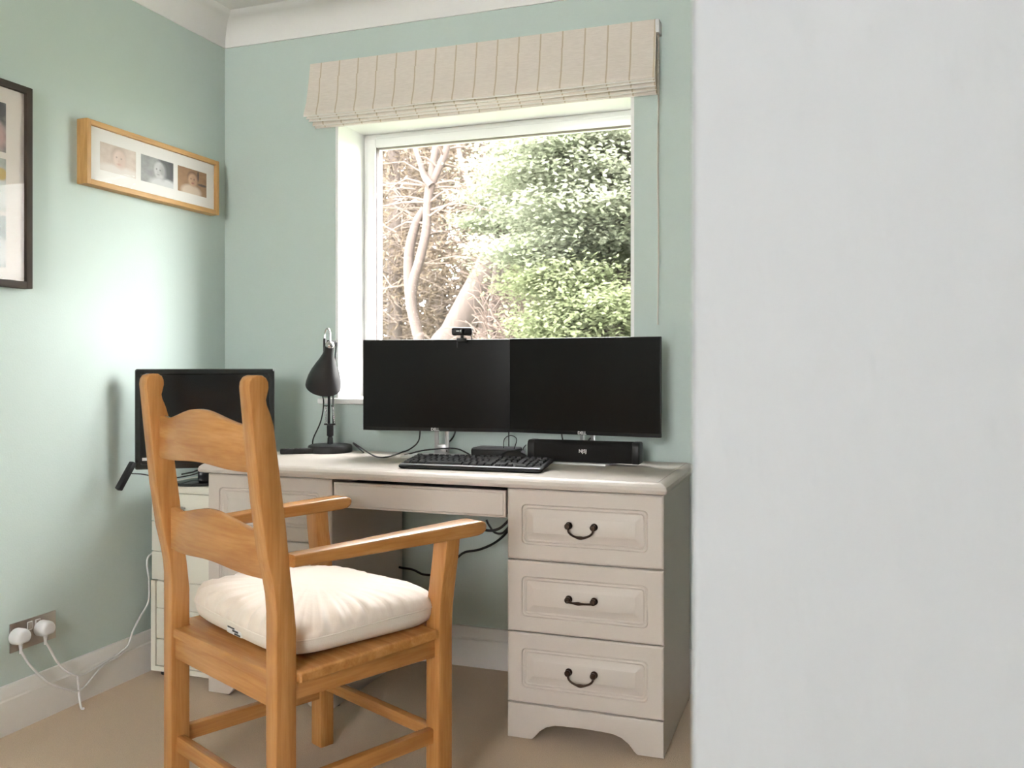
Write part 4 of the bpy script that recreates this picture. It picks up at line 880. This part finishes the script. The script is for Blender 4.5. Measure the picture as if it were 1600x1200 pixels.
leafy('leafy_shrub', [(905, 580), (906, 560), (904, 535), (900, 505)], 7.0, [(850, 1010, 470, 545, .6), (830, 920, 420, 520, .4), (930, 1100, 490, 570, .6)], 20, 800, 'green bush filling the lower right of the window view', 'leaf_mid', .028, rx=.30, rz=.13)
leafy('leafy_shrub', [(760, 590), (770, 500), (775, 440), (780, 380)], 8.4, [(745, 830, 290, 380, .3)], 12, 500, 'light green sprays hanging in front of the leaning trunk', 'leaf_light', .028, rx=.25, rz=.07)
# broken trunks at the lower right
for lst, r, lb in (([(921, 560), (920, 490), (919, 455), (914, 420)], .055, 'short brown broken trunk at the lower right of the view'), ([(962, 560), (960, 500), (962, 450), (965, 410)], .10, 'thicker brown broken trunk among the leaves at the lower right'), ([(988, 560), (988, 500), (987, 440), (988, 400)], .05, 'brown broken trunk touching the right edge of the glass'), ([(957, 580), (957, 548), (956, 520), (958, 505)], .12, 'brown tree stump just above the right hand monitor')):
    p = grounded(px_poly(lst, 8.0 if r < .12 else 6.8)); o = tree_root('broken_trunk', p[0].x, p[0].y, lb, 'broken trunks outside'); k = MB(); k.tube(rel(p, o), lambda t_, r=r: r * (1 - .15 * t_), 9, 4); k.f = [f for f in k.f if len(f) == 4]; fast(k, 'trunk', 'bark_brown', o)
    k = MB(); branches_from(k, rel(p[1:], o), 6, .35, .010, .5, 0, 1); fast(k, 'twigs', 'twig', o, True)
# dry brush in the middle
c = on_y(805, 560, 8.0); o = tree_root('dry_brush', c.x, 8.0, 'tangle of dry brown brushwood below the leaning trunk', None)
k = MB()
for i in range(520):
    a = on_y(random.uniform(755, 890), random.uniform(470, 600), 8.0 + random.uniform(-.5, .5)) - Vector(o.location); d = Vector((random.uniform(-1, 1), random.uniform(-.6, .6), random.uniform(-.1, 1.0))) * random.uniform(.25, .55)
    k.tube([a, a + d * .6 + Vector((0, 0, .05)), a + d], .006, 3, 2, cap=False)
fast(k, 'dry_stems', 'dry_twig', o, True)
# far hedge of trees closing the view
for i in range(9):
    xx = -13 + i * 1.9; o = tree_root('far_tree', xx, 15.5 + (i % 3) * .8, 'far tree %s' % '', 'far trees behind the wood'); o['label'] = ['distant bushy tree far left behind the conifers', 'distant bushy tree second in the far row', 'distant bushy tree third in the far row', 'distant bushy tree behind the twisted pale tree', 'distant bushy tree behind the slim conifers', 'distant bushy tree behind the leaning trunk', 'distant bushy tree behind the leafy tree', 'distant bushy tree behind the right edge of the glass', 'distant bushy tree far right out of sight'][i]
    k = MB(); base = [Vector((0, 0, -.05)), Vector((.1, 0, 2.5)), Vector((0, 0, 6.2))]; k.tube(base, lambda t_: .12 * (1 - .6 * t_), 8, 3); fast(k, 'trunk', 'bark_dark', o)
    k = MB(); tips = branches_from(k, base, 100, 1.3, .016, .3, .1, 3); fast(k, 'branches', 'twig', o, True)
    T = np.array([tuple(t_) for t_ in random.sample(tips, 250)]); T = np.repeat(T, 40, 0) + rng.normal(size=(len(T) * 40, 3)) * .2
    V, Fq = leaves(T, rng.normal(size=T.shape), .08, 1.6); big_mesh('foliage', V, Fq, 'leaf_mid' if i > 4 else 'needle', o, True)
